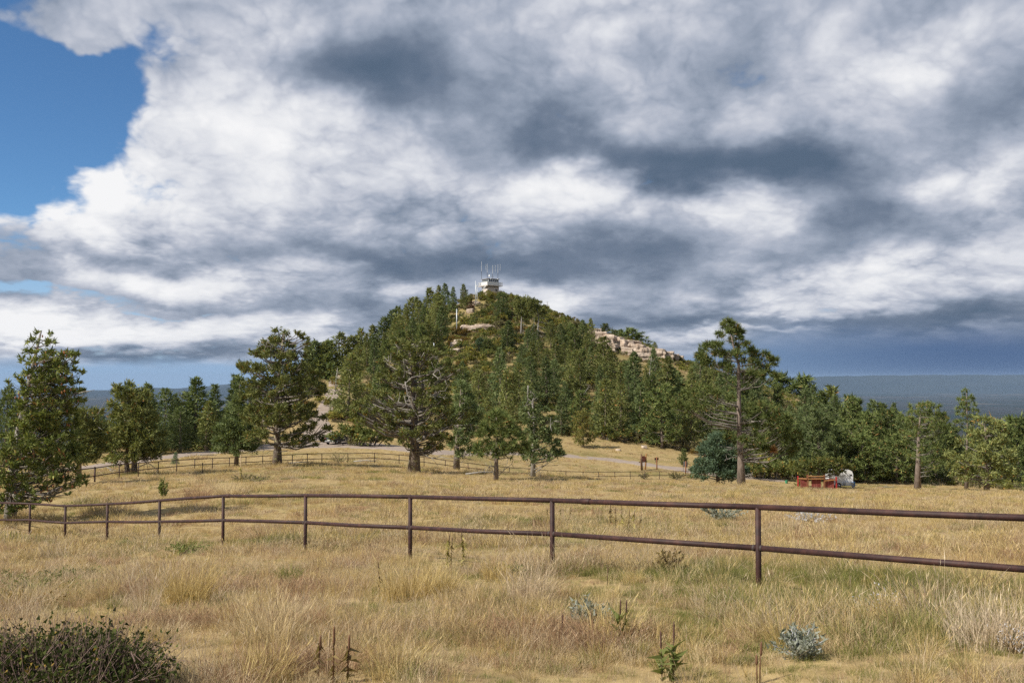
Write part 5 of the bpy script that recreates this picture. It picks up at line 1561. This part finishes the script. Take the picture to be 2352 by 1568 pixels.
MB().raw([(.88, -.7, 1.05), (.88, .7, 1.05), (.36, .62, 1.40), (.36, -.62, 1.40)], [(0, 3, 2, 1)]).build('windscreen', M_glass, CAR)
for s in (-1, 1):
    MB().prism([(-1.5, 1.03), (-1.15, 1.34), (.2, 1.35), (.68, 1.03)], s * .822, s * .832).build('side_window', M_glass, CAR)
    MB().box((-2.115, s * .62, .82), (.05, .28, .16)).build('tail_lamp', M_tail, CAR)
    MB().box((2.07, s * .62, .68), (.06, .3, .14)).build('headlamp', M_chrome, CAR)
    for x in (-1.35, 1.35):
        wh = MB().tube([(x, s * .70, .33), (x, s * .84, .33)], .33, 18).build('wheel', M_tyre, CAR, True)
        MB().tube([(x, s * .842, .33), (x, s * .852, .33)], .2, 14).build('rim', M_chrome, wh, True)
MB().box((-2.14, 0, .48), (.08, 1.6, .16)).build('bumper', M_chrome, CAR)
MB().box((-2.13, 0, .68), (.02, .5, .12)).build('number_plate', M_white, CAR)

# ------------------------------------------------------------------ grass
def grass_mat(name, stops, patch, tr=.38):
    m = bpy.data.materials.new(name)
    m.use_nodes = True
    t = m.node_tree; t.nodes.clear()
    N = NT(t)
    out = N.n('ShaderNodeOutputMaterial')
    g = N.n('ShaderNodeNewGeometry'); oi = N.n('ShaderNodeObjectInfo')
    big = N.noise(g.outputs['Position'], 0.22, 3, 0.6)
    v = N.math('ADD', N.math('MULTIPLY', g.outputs['Random Per Island'], .55), N.math('MULTIPLY', oi.outputs['Random'], .45))
    col = N.ramp(v, stops)
    col = N.mix(N.smooth(big, .46, .66, 0, .7), col, patch)
    sm = N.noise(g.outputs['Position'], 1.1, 3, 0.6)
    col = N.mix(N.smooth(sm, .52, .72, 0, .45), col, N.vec('MULTIPLY', col, (.72, .66, .60)))
    col = N.mix(N.smooth(sm, .48, .30, 0, .5), col, N.vec('MULTIPLY', col, (1.08, 1.10, 1.22)))
    k = N.math('MULTIPLY_ADD', g.outputs['Random Per Island'], .4, .8)
    col = N.vec('SCALE', col, scale=k)
    d = N.n('ShaderNodeBsdfDiffuse'); trn = N.n('ShaderNodeBsdfTranslucent'); mx = N.n('ShaderNodeMixShader')
    N.put(d.inputs[0], col); N.put(trn.inputs[0], col)
    mx.inputs[0].default_value = tr
    t.links.new(d.outputs[0], mx.inputs[1]); t.links.new(trn.outputs[0], mx.inputs[2]); t.links.new(mx.outputs[0], out.inputs[0])
    return m
G_straw = grass_mat('straw grass', [(0.1, (0.40, 0.305, 0.16)), (0.5, (0.58, 0.46, 0.265)), (0.9, (0.69, 0.58, 0.36))], (0.57, 0.43, 0.235))
G_gold = grass_mat('golden grass', [(0.1, (0.42, 0.31, 0.125)), (0.5, (0.57, 0.44, 0.19)), (0.9, (0.65, 0.53, 0.27))], (0.54, 0.41, 0.175))
G_pale = grass_mat('pale dry grass', [(0.1, (0.42, 0.33, 0.22)), (0.5, (0.55, 0.44, 0.30)), (0.9, (0.68, 0.57, 0.41))], (0.50, 0.38, 0.24))
G_rust = grass_mat('rusty grass', [(0.1, (0.27, 0.165, 0.095)), (0.5, (0.42, 0.28, 0.17)), (0.9, (0.50, 0.36, 0.23))], (0.40, 0.25, 0.15))
G_green = grass_mat('green grass', [(0.1, (0.12, 0.145, 0.04)), (0.5, (0.22, 0.235, 0.07)), (0.9, (0.38, 0.34, 0.13))], (0.27, 0.255, 0.09))

def tuft_mesh(seed, n, h, spread, w, lean=.35, heads=0.0, curve=.5):
    rng = np.random.default_rng(seed)
    V, Fc = [], []
    a = rng.uniform(0, 6.283, n); r = spread * np.sqrt(rng.uniform(0, 1, n))
    bx, by = r * np.cos(a), r * np.sin(a)
    H = h * rng.uniform(.45, 1.1, n)
    da = a + rng.normal(0, .9, n)
    ln = np.abs(rng.normal(lean, lean * .6, n))
    tx, ty = np.cos(da) * ln, np.sin(da) * ln
    wa = rng.uniform(0, 6.283, n)
    wx, wy = np.cos(wa), np.sin(wa)
    ws = w * rng.uniform(.6, 1.3, n)
    P = []
    for t, ww in ((0, 1.0), (.5, .8), (1.0, .12)):
        cx = bx + tx * H * (t * (1 - curve) + curve * t * t); cy = by + ty * H * (t * (1 - curve) + curve * t * t)
        cz = H * t * (1 - .22 * ln * t)
        P.append(np.stack([cx - wx * ws * ww / 2, cy - wy * ws * ww / 2, cz], -1))
        P.append(np.stack([cx + wx * ws * ww / 2, cy + wy * ws * ww / 2, cz], -1))
    V = np.stack(P, 1)                                    # n,6,3
    V[:, 0:2, 2] -= .03
    base = np.arange(n)[:, None] * 6
    q = np.concatenate([base + np.array([0, 1, 3, 2]), base + np.array([2, 3, 5, 4])])
    V = V.reshape(-1, 3)
    if heads > 0:
        k = int(n * heads)
        idx = rng.choice(n, k, replace=False)
        tip = np.stack([bx + tx * H, by + ty * H, H * (1 - .22 * ln)], -1)[idx]
        d = unit(np.stack([tx, ty, np.full(n, .9)], -1)[idx] + rng.normal(0, .15, (k, 3)))
        s = np.stack([wx, wy, np.zeros(n)], -1)[idx]
        L = h * .16 * rng.uniform(.7, 1.3, k)[:, None]; W = w * .65
        hv = np.stack([tip - d * L * .4, tip + s * W, tip + d * L, tip - s * W], 1)
        o = len(V)
        V = np.concatenate([V, hv.reshape(-1, 3)])
        q = np.concatenate([q, o + np.arange(k)[:, None] * 4 + np.array([0, 1, 2, 3])])
    return np_mesh('tuft', V, q)

lib = bpy.data.collections.new('grass library')           # never linked to the scene: only a source for the scatter
TUFTS = []
def tuft(me, mat):
    me.materials.append(mat)
    o = bpy.data.objects.new('tuft_%02d' % len(TUFTS), me)
    lib.objects.link(o)
    TUFTS.append(o)
# near: fine blades; far: fewer, broader
for s in range(2): tuft(tuft_mesh(10 + s, 90, .17, .17, .0050, .75), G_straw)          # 0 1
for s in range(2): tuft(tuft_mesh(20 + s, 50, .29, .14, .0046, .50, .4), G_straw)      # 2 3
tuft(tuft_mesh(30, 90, .32, .13, .0046, .45, .3), G_gold)                               # 4
tuft(tuft_mesh(31, 80, .20, .17, .0050, .80), G_pale)                                   # 5
tuft(tuft_mesh(32, 34, .40, .14, .0046, .45, .6), G_pale)                               # 6
tuft(tuft_mesh(33, 80, .20, .17, .0050, .75, .3), G_rust)                               # 7
tuft(tuft_mesh(34, 90, .14, .16, .0056, .70), G_green)                                  # 8
tuft(tuft_mesh(35, 60, .22, .12, .0056, .50), G_green)                                  # 9
for s in range(2): tuft(tuft_mesh(40 + s, 80, .23, .42, .013, .60, .3), G_straw)       # 10 11
tuft(tuft_mesh(42, 70, .33, .36, .013, .45, .4), G_gold)                                # 12
tuft(tuft_mesh(43, 80, .21, .42, .013, .60, .3), G_rust)                                # 13
tuft(tuft_mesh(44, 80, .16, .40, .015, .60), G_green)                                   # 14
tuft(tuft_mesh(45, 70, .25, .40, .013, .55, .4), G_pale)                                # 15
for s in range(2): tuft(tuft_mesh(50 + s, 70, .30, .80, .028, .50, .3), G_straw)       # 16 17
tuft(tuft_mesh(52, 70, .36, .70, .028, .42, .4), G_gold)                                # 18
tuft(tuft_mesh(53, 70, .22, .80, .032, .50), G_green)                                   # 19
tuft(tuft_mesh(54, 70, .30, .80, .028, .50), G_rust)                                    # 20

def vnoise(x, y, s, seed):
    return np.array([mnoise.fractal(Vector((a * s + seed, b * s - seed * 2, seed)), 1.0, 2.0, 3) for a, b in zip(x, y)])

def grass_points(rng, r0, r1, dens, ids_fn, hs, half=R(31.5)):
    area = half * (r1 * r1 - r0 * r0)
    n = int(area * dens)
    r = np.sqrt(rng.uniform(r0 * r0, r1 * r1, n)); th = rng.uniform(-half, half, n)
    x, y = r * np.sin(th), r * np.cos(th)
    keep = np.ones(n, bool)
    for P, W in ROADS:
        for i in range(0, len(P), 3):
            keep &= (x - P[i, 0]) ** 2 + (y - P[i, 1]) ** 2 > (W[i] * .5 + .5) ** 2
    x, y = x[keep], y[keep]
    n1, n2 = vnoise(x, y, .16, 3.0), vnoise(x, y, .55, 9.0)
    return x, y, ids_fn(rng, x, y, n1, n2), hs * rng.uniform(.55, 1.2, len(x)) * np.clip(.62 + .7 * n2 + .45 * n1, .34, 1.35)

def ids_near(rng, x, y, a, b):
    u = rng.uniform(size=len(x))
    gr = np.clip(.30 + 1.2 * a - .55 * b + .10 * (x > 1) * (y < 13), .05, .85)
    ids = np.where(u < .40, rng.integers(0, 2, len(x)), np.where(u < .56, rng.integers(2, 4, len(x)), np.where(u < .66, 4, np.where(u < .78, 5, np.where(u < .86, 6, 7)))))
    green = rng.uniform(size=len(x)) < gr
    ids = np.where(green, rng.integers(8, 10, len(x)), ids)
    ids = np.where((b > .35) & (a < 0.1) & (rng.uniform(size=len(x)) < .6), 7, ids)
    return ids
def ids_mid(rng, x, y, a, b):
    u = rng.uniform(size=len(x))
    ids = np.where(u < .45, rng.integers(10, 12, len(x)), np.where(u < .68, 12, np.where(u < .8, 15, 13)))
    return np.where(rng.uniform(size=len(x)) < np.clip(.10 + .9 * a - .3 * b, .02, .7), 14, ids)
def ids_far(rng, x, y, a, b):
    u = rng.uniform(size=len(x))
    ids = np.where(u < .50, rng.integers(16, 18, len(x)), np.where(u < .82, 18, 20))
    return np.where(rng.uniform(size=len(x)) < np.clip(.06 + .6 * a, .01, .5), 19, ids)
rg = np.random.default_rng(77)
sets = [grass_points(rg, 3.2, 9.5, 125, ids_near, 1.0, R(34)), grass_points(rg, 9.5, 17, 80, ids_near, 1.05, R(32)), grass_points(rg, 17, 30, 34, ids_near, 1.1), grass_points(rg, 17, 48, 9, ids_mid, 1.0),
        grass_points(rg, 48, 100, 3.4, ids_mid, 1.05), grass_points(rg, 80, 178, 1.1, ids_far, .85)]
x = np.concatenate([s[0] for s in sets]); y = np.concatenate([s[1] for s in sets]); ids = np.concatenate([s[2] for s in sets]); sc_ = np.concatenate([s[3] for s in sets])
keep = ~((y > 150) & (np.abs(x) > 75))
x, y, ids, sc_ = x[keep], y[keep], ids[keep], sc_[keep]

def scatter_object(name, x, y, z, ids, sc_, coll, label, tilt=.12):
    n = len(x)
    me = bpy.data.meshes.new(name)
    me.vertices.add(n)
    me.vertices.foreach_set('co', np.stack([x, y, z], -1).astype(np.float32).ravel())
    rot = np.stack([rg.normal(0, tilt, n), rg.normal(0, tilt, n), rg.uniform(0, 6.283, n)], -1).astype(np.float32)
    A = me.attributes.new('rot', 'FLOAT_VECTOR', 'POINT'); A.data.foreach_set('vector', rot.ravel())
    A = me.attributes.new('scl', 'FLOAT', 'POINT'); A.data.foreach_set('value', sc_.astype(np.float32))
    A = me.attributes.new('idx', 'INT', 'POINT'); A.data.foreach_set('value', ids.astype(np.int32))
    o = link(name, me)
    ng = bpy.data.node_groups.new(name + ' scatter', 'GeometryNodeTree')
    ng.interface.new_socket('Geometry', in_out='INPUT', socket_type='NodeSocketGeometry')
    ng.interface.new_socket('Geometry', in_out='OUTPUT', socket_type='NodeSocketGeometry')
    nd = ng.nodes
    gi, go = nd.new('NodeGroupInput'), nd.new('NodeGroupOutput')
    m2p = nd.new('GeometryNodeMeshToPoints')
    iop = nd.new('GeometryNodeInstanceOnPoints')
    ci = nd.new('GeometryNodeCollectionInfo')
    ci.inputs['Collection'].default_value = coll
    ci.inputs['Separate Children'].default_value = True
    ci.inputs['Reset Children'].default_value = True
    def attr(nm, ty):
        a = nd.new('GeometryNodeInputNamedAttribute'); a.data_type = ty; a.inputs['Name'].default_value = nm
        return a.outputs['Attribute']
    L = ng.links.new
    L(gi.outputs[0], m2p.inputs['Mesh']); L(m2p.outputs[0], iop.inputs['Points']); L(ci.outputs[0], iop.inputs['Instance'])
    iop.inputs['Pick Instance'].default_value = True
    L(attr('idx', 'INT'), iop.inputs['Instance Index']); L(attr('rot', 'FLOAT_VECTOR'), iop.inputs['Rotation']); L(attr('scl', 'FLOAT'), iop.inputs['Scale'])
    L(iop.outputs[0], go.inputs[0])
    md = o.modifiers.new('scatter', 'NODES'); md.node_group = ng
    tag(o, label, kind='stuff')
    return o
grass = scatter_object('grass', x, y, ground_z(x, y) - .02, ids, sc_, lib, 'dry straw coloured meadow grass')
print('grass tufts', len(x))

# brush and grass under the wood
lib2 = bpy.data.collections.new('undergrowth library')
for i, (mat, sd) in enumerate(((OAK[0], 1), (OAK[1], 2), (OAK[4], 3), (G_straw, 4), (OAK[2], 5))):
    if mat is G_straw:
        me = tuft_mesh(60, 60, .5, .9, .05, .4)
    else:
        rng_ = np.random.default_rng(sd); lv = Leaves(rng_)
        for _ in range(5):
            c0 = np.array([rng_.uniform(-.6, .6), rng_.uniform(-.6, .6), rng_.uniform(.2, .5)])
            lv.lobe(c0, c0, .42, 60, .2, .7, 5)
        me = lv.mesh('clump')
    me.materials.append(mat)
    lib2.objects.link(bpy.data.objects.new('clump_%d' % i, me))
n = 9000
ux, uy = rg.uniform(-95, 120, n), rg.uniform(150, 312, n)
uz = ground_z(ux, uy)
keep = np.ones(n, bool)
for P, W in ROADS:
    for i in range(0, len(P), 2):
        keep &= (ux - P[i, 0]) ** 2 + (uy - P[i, 1]) ** 2 > (W[i] * .5 + .9) ** 2
keep &= ~((uy < 172) & (ux > -12) & (ux < 42))
ux, uy, uz = ux[keep], uy[keep], uz[keep]
uid = rg.choice([0, 1, 2, 3, 4], len(ux), p=[.29, .22, .22, .26, .01])
scatter_object('undergrowth', ux, uy, uz, uid, rg.uniform(.7, 1.6, len(ux)), lib2, 'low brush and dry grass covering the hillside')

# ------------------------------------------------------------------ single weeds and plants in the meadow
def leafmat(name, c0, c1, gain=1.0):
    return foliage(name, [(0.2, c0), (0.8, c1)], gain=gain, tint=.1)
W_dry = leafmat('dry weed leaves', (0.14, 0.09, 0.04), (0.36, 0.27, 0.10))
W_yel = leafmat('yellowing weed leaves', (0.22, 0.17, 0.04), (0.48, 0.40, 0.12))
W_grn = leafmat('green weed leaves', (0.10, 0.12, 0.03), (0.25, 0.26, 0.08))
W_sage = leafmat('silvery sage leaves', (0.15, 0.16, 0.10), (0.36, 0.36, 0.26))
W_white = leafmat('white seed fluff', (0.40, 0.38, 0.35), (0.70, 0.68, 0.64))
M_stalk = plain('dead stalk', (0.085, 0.045, 0.035), .9, .4, 30)
M_stalk2 = plain('brown spike', (0.15, 0.08, 0.045), .9, .35, 30)
M_tan = plain('tan stalk', (0.42, 0.32, 0.2), .9, .3, 20)

def stalk(name, px, y_top, y_base, label, stemmat, leaves=None, nleaf=18, lsize=.07, spike=True, lean=.03, group=None, r=.006, spikemat=None, lo=.1, hi=.6, droop=-.5):
    p = on_ground(px, y_base)
    H = max(.12, at(px, y_top, p.y).z - p.z)
    rng = np.random.default_rng(int(px * 7 + y_base))
    o = empty(name, p)
    a = rng.uniform(0, 6.28)
    dx, dy = math.cos(a) * lean * H, math.sin(a) * lean * H
    MB().tube([(0, 0, -.05), (dx * .3, dy * .3, H * .5), (dx, dy, H)], [r, r * .8, r * .5], 5).build('stem', stemmat, o, True)
    if spike:
        MB().tube([(dx * .75, dy * .75, H * .68), (dx * .8, dy * .8, H * .74), (dx * .95, dy * .95, H * .96), (dx * 1.0, dy * 1.0, H * 1.02)], [r * 1.0, r * 1.5, r * 1.3, r * .5], 6).build('seed_spike', spikemat or stemmat, o, True)
    if leaves:
        lv = Leaves(rng)
        z = H * rng.uniform(lo, hi, nleaf)
        th = rng.uniform(0, 6.28, nleaf)
        d = np.stack([np.cos(th), np.sin(th), rng.normal(droop, .35, nleaf)], -1)
        b = np.stack([dx * .4 * z / H, dy * .4 * z / H, z], -1)
        l = lsize * rng.uniform(.6, 1.4, nleaf)
        lv.add(b, d, l, l * .34)
        lf = link('leaves', lv.mesh('leaves'), o, leaves); lf['kind'] = 'stuff'
    tag(o, label, 'weed', group)
    return o
STALKS = [
    (1028, 1226, 1314, M_stalk, W_yel, 34, .09, 'dead mullein with hanging yellow leaves, the shorter of a pair'), (1036, 1232, 1313, M_stalk, W_dry, 26, .08, 'brown shrivelled stalk beside the shorter mullein'), (1064, 1213, 1312, M_stalk, W_yel, 36, .09, 'dead mullein with hanging yellow leaves, the taller of a pair'),
    (1258, 1163, 1202, M_stalk, W_dry, 16, .09, 'thin dead weed just before the post nearest the rail coupling'), (1288, 1160, 1198, M_stalk, W_yel, 16, .09, 'dead weed just past the post nearest the rail coupling'), (1310, 1158, 1194, M_stalk, W_dry, 16, .09, 'second dead weed past the post nearest the rail coupling'),
    (1401, 1158, 1212, M_stalk, W_dry, 26, .12, 'first tall dead stalk of the weed patch behind the rails'), (1414, 1164, 1216, M_stalk, W_dry, 20, .10, 'second dead stalk of the weed patch behind the rails'), (1428, 1160, 1220, M_stalk, W_yel, 22, .11, 'third dead stalk of the weed patch behind the rails'), (1444, 1168, 1224, M_stalk, W_dry, 22, .11, 'fourth dead stalk of the weed patch behind the rails'), (1456, 1172, 1226, M_stalk, W_yel, 20, .10, 'fifth dead stalk of the weed patch behind the rails'), (1471, 1180, 1226, M_stalk, W_dry, 20, .10, 'last dead stalk of the weed patch behind the rails'),
    (1421, 1378, 1480, M_stalk, W_grn, 16, .10, 'slim dark spike with pale green leaves beside the silvery sage'), (1435, 1378, 1478, M_stalk, W_grn, 12, .09, 'twin of the slim dark spike beside the silvery sage'), (1521, 1452, 1566, M_stalk, W_grn, 18, .10, 'dark spike over green leaves near the bottom of the meadow'), (1546, 1430, 1570, M_stalk, W_grn, 22, .11, 'taller dark spike over yellow green leaves near the bottom of the meadow'),
    (1745, 1474, 1570, M_stalk2, None, 0, 0, 'thick brown seed spike alone in the grass'), (1739, 1503, 1572, M_stalk2, None, 0, 0, 'short brown seed spike touching the thick one'), (765, 1438, 1572, M_stalk2, W_dry, 14, .08, 'tallest of the three brown spikes low in the meadow'), (731, 1460, 1560, M_stalk2, W_dry, 10, .08, 'thin brown spike with dry leaves beside the tallest one'), (798, 1458, 1568, M_stalk2, W_dry, 18, .09, 'leafy brown spike low in the meadow'),
    (752, 1448, 1566, M_tan, None, 0, 0, 'bent pale stalk between the brown spikes'), (1290, 1408, 1475, M_stalk, None, 0, 0, 'lone thin dark stem in the middle of the meadow'), (872, 1290, 1372, M_stalk, W_dry, 14, .07, 'reddish dry weed beside the golden bunch grass'), (1395, 1300, 1345, M_stalk, None, 0, 0, 'small dark stem near the foot of a fence post'), (1970, 1255, 1300, M_stalk, None, 0, 0, 'single dark stem between the rails')]
for px, yt, yb, sm_, lm, nl, ls, lab in STALKS:
    thick = .006 if sm_ is M_stalk2 else .0045
    green = lm is W_grn
    stalk('mullein_stalk' if ls > .06 else 'dry_stalk', px, yt, yb, lab, sm_, lm, nl, ls, True, .05, None, thick, None, .06, .62 if green else .85, .5 if green else -.6)

def cushion(name, px, yc, w, h, mat, label, n=420, size=.05, twig=None, stems=24, cat='plant'):
    """a low leafy plant"""
    p = on_ground(px, yc)
    rng = np.random.default_rng(int(px * 3 + yc))
    o = empty(name, p)
    st, lv = MB(), Leaves(rng)
    for _ in range(stems):
        a, q = rng.uniform(0, 6.28), math.sqrt(rng.uniform(0, 1))
        tip = np.array([math.cos(a) * q * w * .5, math.sin(a) * q * w * .5, h * (1 - .55 * q * q) * rng.uniform(.7, 1.1)])
        st.tube([(0, 0, -.03), tuple(tip * np.array([.45, .45, .55])), tuple(tip)], [.005, .004, .002], 4, cap=False)
        m = max(3, n // stems)
        t = rng.uniform(.3, 1.02, m)[:, None]
        b = tip * t * np.array([1, 1, 1]) + rng.normal(0, .018, (m, 3))
        d = rng.normal(size=(m, 3)) * .7 + UP * .5 + unit(tip) * .4
        l = size * rng.uniform(.6, 1.3, m)
        lv.add(b, d, l, l * .42)
    s = st.build('stems', twig or M_tan, o); s['kind'] = 'stuff'
    f = link('leaves', lv.mesh('leaves'), o, mat); f['kind'] = 'stuff'
    tag(o, label, cat)
    return o
cushion('sage_plant', 1357, 1440, .42, .24, W_sage, 'silvery green sage tuft in the middle of the near meadow', 700, .045)
cushion('sage_plant', 1837, 1512, .36, .24, W_sage, 'larger silvery sage clump near the brown seed spike', 800, .04, W_white)
cushion('seeding_plant', 2034, 1425, .55, .30, W_white, 'pale wispy plant gone to seed below the last fence post', 420, .022)
cushion('seeding_plant', 2330, 1500, .35, .25, W_white, 'pale wispy plant at the picture edge beside tall dry grass', 260, .02)
cushion('leafy_weed', 1540, 1330, .55, .42, W_dry, 'dark leafy weed under the rails between two posts', 420, .06, M_stalk)
cushion('leafy_weed', 374, 1146, .55, .95, W_grn, 'bright green leafy sapling just behind the pipe fence', 420, .12, M_stalk, 14)
cushion('leafy_weed', 430, 1390, .26, .14, W_grn, 'small green herb at the foot of the big bunch grass', 200, .035)
cushion('leafy_weed', 1170, 1330, .5, .2, W_grn, 'green herb patch with yellow flowers near a fence post', 400, .04)
cushion('sage_plant', 1660, 1196, 1.6, .5, W_sage, 'dull sage patch in the grass behind the rails', 700, .09)
cushion('sage_plant', 1865, 1200, 1.5, .3, W_white, 'flattened pale dry plant behind the rails', 420, .08)
cushion('ground_herb', 40, 1400, 1.1, .2, OAK[2], 'orange tipped herb mat at the edge beside the dark bush', 900, .03)
cushion('ground_herb', 90, 1360, 1.3, .2, W_grn, 'green herb mat above the dark bush', 900, .035)
cushion('ground_herb', 160, 1335, 1.2, .18, OAK[0], 'olive herb mat between dark bush and fence', 800, .035)
cushion('ground_herb', 20, 1345, 1.0, .2, OAK[0], 'olive herb mat at the picture edge before the fence', 700, .035)
cushion('ground_herb', 300, 1262, 1.4, .2, OAK[0], 'low olive herbs under the rails near the leaning fir', 700, .05)
cushion('ground_herb', 420, 1270, 1.2, .18, W_grn, 'low green herbs under the rails in mid fence', 600, .05)
cushion('rabbitbrush', 1840, 1119, 2.0, 1.0, OAK[1], 'yellow flowering brush in front of the red pen', 900, .16, LIMB)
cushion('rabbitbrush', 1872, 1120, 1.4, .8, OAK[1], 'smaller yellow brush under the rails of the red pen', 600, .16, LIMB)
cushion('dry_brush', 1555, 1101, 3.2, 1.0, OAK[4], 'grey green brush at the end of the far pipe fence', 1000, .16, LIMB)
cushion('dry_brush', 1480, 1100, 1.6, .8, OAK[4], 'thin grey brush against the far pipe fence below the road sign', 500, .14, LIMB)
cushion('dry_brush', 778, 1066, 2.2, 1.3, OAK[4], 'bare tangled brush leaning on the far pipe fence', 260, .14, LIMB, 40)
cushion('dry_brush', 560, 1106, 1.7, .45, OAK[4], 'grey brush round the yellow stalk in the meadow', 520, .09, LIMB)
cushion('dry_brush', 590, 1106, 1.5, .35, OAK[4], 'second grey brush patch beside the yellow stalk', 420, .09, LIMB)
cushion('dry_brush', 1590, 1100, 2.0, .7, OAK[0], 'olive brush under the blue green spruce', 500, .14, LIMB)
stalk('yellow_stalk', 553, 1046, 1106, 'bent yellow mullein stalk rising from grey brush in the meadow', M_tan, W_yel, 60, .14, True, .12, None, .022, None, .05, .55, .2)

m9 = mapper(2880, 1720, 440 / 2352)
hero('oak_tree', (1880, 1116), 130.6, S('650,150,90 800,120,100 950,150,100 1100,130,110 1250,150,110 1380,190,90 1480,230,60 1560,170,80 1640,150,70 900,250,60 1100,260,70 1250,270,60 1370,280,45 700,260,70 760,60,100 1000,40,110 1200,40,110 1400,60,110 560,220,70'), m9, OAK[0],
     'dark oak overhanging the red pen and the trailer', trunk=[(1010, 560), (1015, 300), (1050, 60)], r0=.2, size=.34, dens=.8, seed=91, depth=.25)
# bunch grasses
M_bunch = G_gold
def bunch(px, yb, h, spread, label, mat, n=420, w=.005, seed=1, heads=.4, lean=.5):
    p = on_ground(px, yb)
    me = tuft_mesh(seed, n, h, spread, w, lean, heads)
    o = link('bunch_grass', me, None, mat)
    o.location = p
    tag(o, label, 'grass tuft', kind='thing')
bunch(430, 1392, .48, .20, 'big golden bunch grass with tall seed stems before the fence', G_gold, 560, .0045, 1, .3, .42)
bunch(935, 1375, .42, .26, 'golden bunch grass below the mullein pair', G_gold, 520, .0045, 2, .3, .45)
bunch(1015, 1362, .28, .16, 'small golden bunch grass right under the mullein pair', G_gold, 380, .0045, 3, .2, .5)
bunch(1140, 1335, .34, .16, 'golden bunch grass left of the coupling post', G_gold, 380, .0045, 4, .2, .5)
bunch(665, 1335, .26, .14, 'grey green bunch grass between two fence posts', G_green, 300, .0045, 5, .2, .6)
bunch(2115, 1470, .26, .22, 'vivid green grass clump low in the meadow', G_green, 700, .005, 6, 0, .5)
bunch(2260, 1490, .34, .25, 'tall pale bunch grass by the picture edge', G_pale, 420, .0045, 7, .5, .4)
bunch(2330, 1480, .36, .25, 'tallest pale bunch grass at the picture edge', G_pale, 380, .0045, 8, .5, .35)
bunch(1680, 1400, .22, .22, 'green grass clump near the last fence post', G_green, 500, .005, 9, 0, .5)
bunch(455, 1148, .65, .5, 'dark olive bunch grass behind the bend of the rails', G_rust, 420, .012, 10, .3, .5)
bunch(520, 1138, .65, .6, 'tall straw bunch grass behind the bend of the rails', G_straw, 480, .012, 11, .4, .5)
bunch(1215, 1380, .4, .22, 'loose pale bunch grass mid meadow', G_pale, 300, .0045, 12, .5, .5)
bunch(620, 1480, .36, .2, 'straw bunch grass to one side of the dark bush', G_straw, 420, .0045, 13, .4, .6)
bunch(330, 1425, .5, .12, 'thin tall straw stems behind the dark bush', G_pale, 110, .004, 14, .5, .3)

# the dark bush in the corner
p = at(130, 1568, 5.9); p.z = gz(p.x, p.y)
o = empty('dark_bush', p); tag(o, 'low twiggy dark leaved bush in the near corner of the meadow', 'bush')
rng_ = np.random.default_rng(5)
tw, lv = MB(), Leaves(rng_)
DARKLEAF = foliage('dark bush leaves', [(0.2, (0.018, 0.022, 0.007)), (0.6, (0.05, 0.058, 0.016)), (0.9, (0.10, 0.105, 0.03))], (0.20, 0.13, 0.03), .04, gain=1.25, clump=6)
M_twig = plain('grey violet twigs', (0.19, 0.13, 0.11), .9, .35, 25)
for i in range(420):
    a, q = rng_.uniform(0, 6.28), math.sqrt(rng_.uniform(0, 1))
    b0 = np.array([math.cos(a) * q * .62 - .05, math.sin(a) * q * .5, 0])
    hh = .36 * (1 - .7 * q * q) * rng_.uniform(.75, 1.12) + .04
    tip = b0 + np.array([rng_.normal(0, .12) + b0[0] * .2, rng_.normal(0, .12), hh])
    mid = (b0 + tip) / 2 + rng_.normal(0, .04, 3)
    tw.tube([b0, mid, tip], [.0035, .0028, .0012], 3, cap=False)
    for _ in range(2):
        e = tip + rng_.normal(0, .07, 3)
        tw.tube([mid, e], [.0022, .001], 3, cap=False)
    m = 26
    t = rng_.uniform(.25, 1.0, m)[:, None]
    bb = b0 + (tip - b0) * t + rng_.normal(0, .035, (m, 3))
    d = rng_.normal(size=(m, 3)) + UP * .3
    l = .026 * rng_.uniform(.6, 1.4, m)
    lv.add(bb, d, l, l * .75)
s = tw.build('twigs', M_twig, o); s['kind'] = 'stuff'
link('foliage', lv.mesh('foliage'), o, DARKLEAF)

# fallen wood
for px, y, ang, L_, lab in ((690, 1066, .2, 3.2, 'fallen bleached branch by the broad fir trunk'), (840, 1062, -.3, 2.6, 'fallen branch against the far fence'), (1110, 1090, .3, 2.8, 'fallen dead branch between the spreading fir and the young pine'), (2035, 1121, .1, 3.0, 'bleached fallen log at the edge of the wood'), (460, 1049, .3, 3.4, 'long thin log on the grassy bank by the road')):
    p = on_ground(px, y)
    o = empty('fallen_branch', p, ang); tag(o, lab, 'branch')
    MB().tube([(-L_ / 2, 0, .08), (0, .1, .2), (L_ / 2, 0, .12)], [.07, .055, .025], 6).build('stem', GREYWOOD, o, True)
    for k in range(5):
        xx = -L_ * .3 + k * L_ * .16
        MB().tube([(xx, .05, .16), (xx + .25, (-1) ** k * .35, .35 + .1 * (k % 3))], [.025, .01], 4).build('twig', GREYWOOD, o)
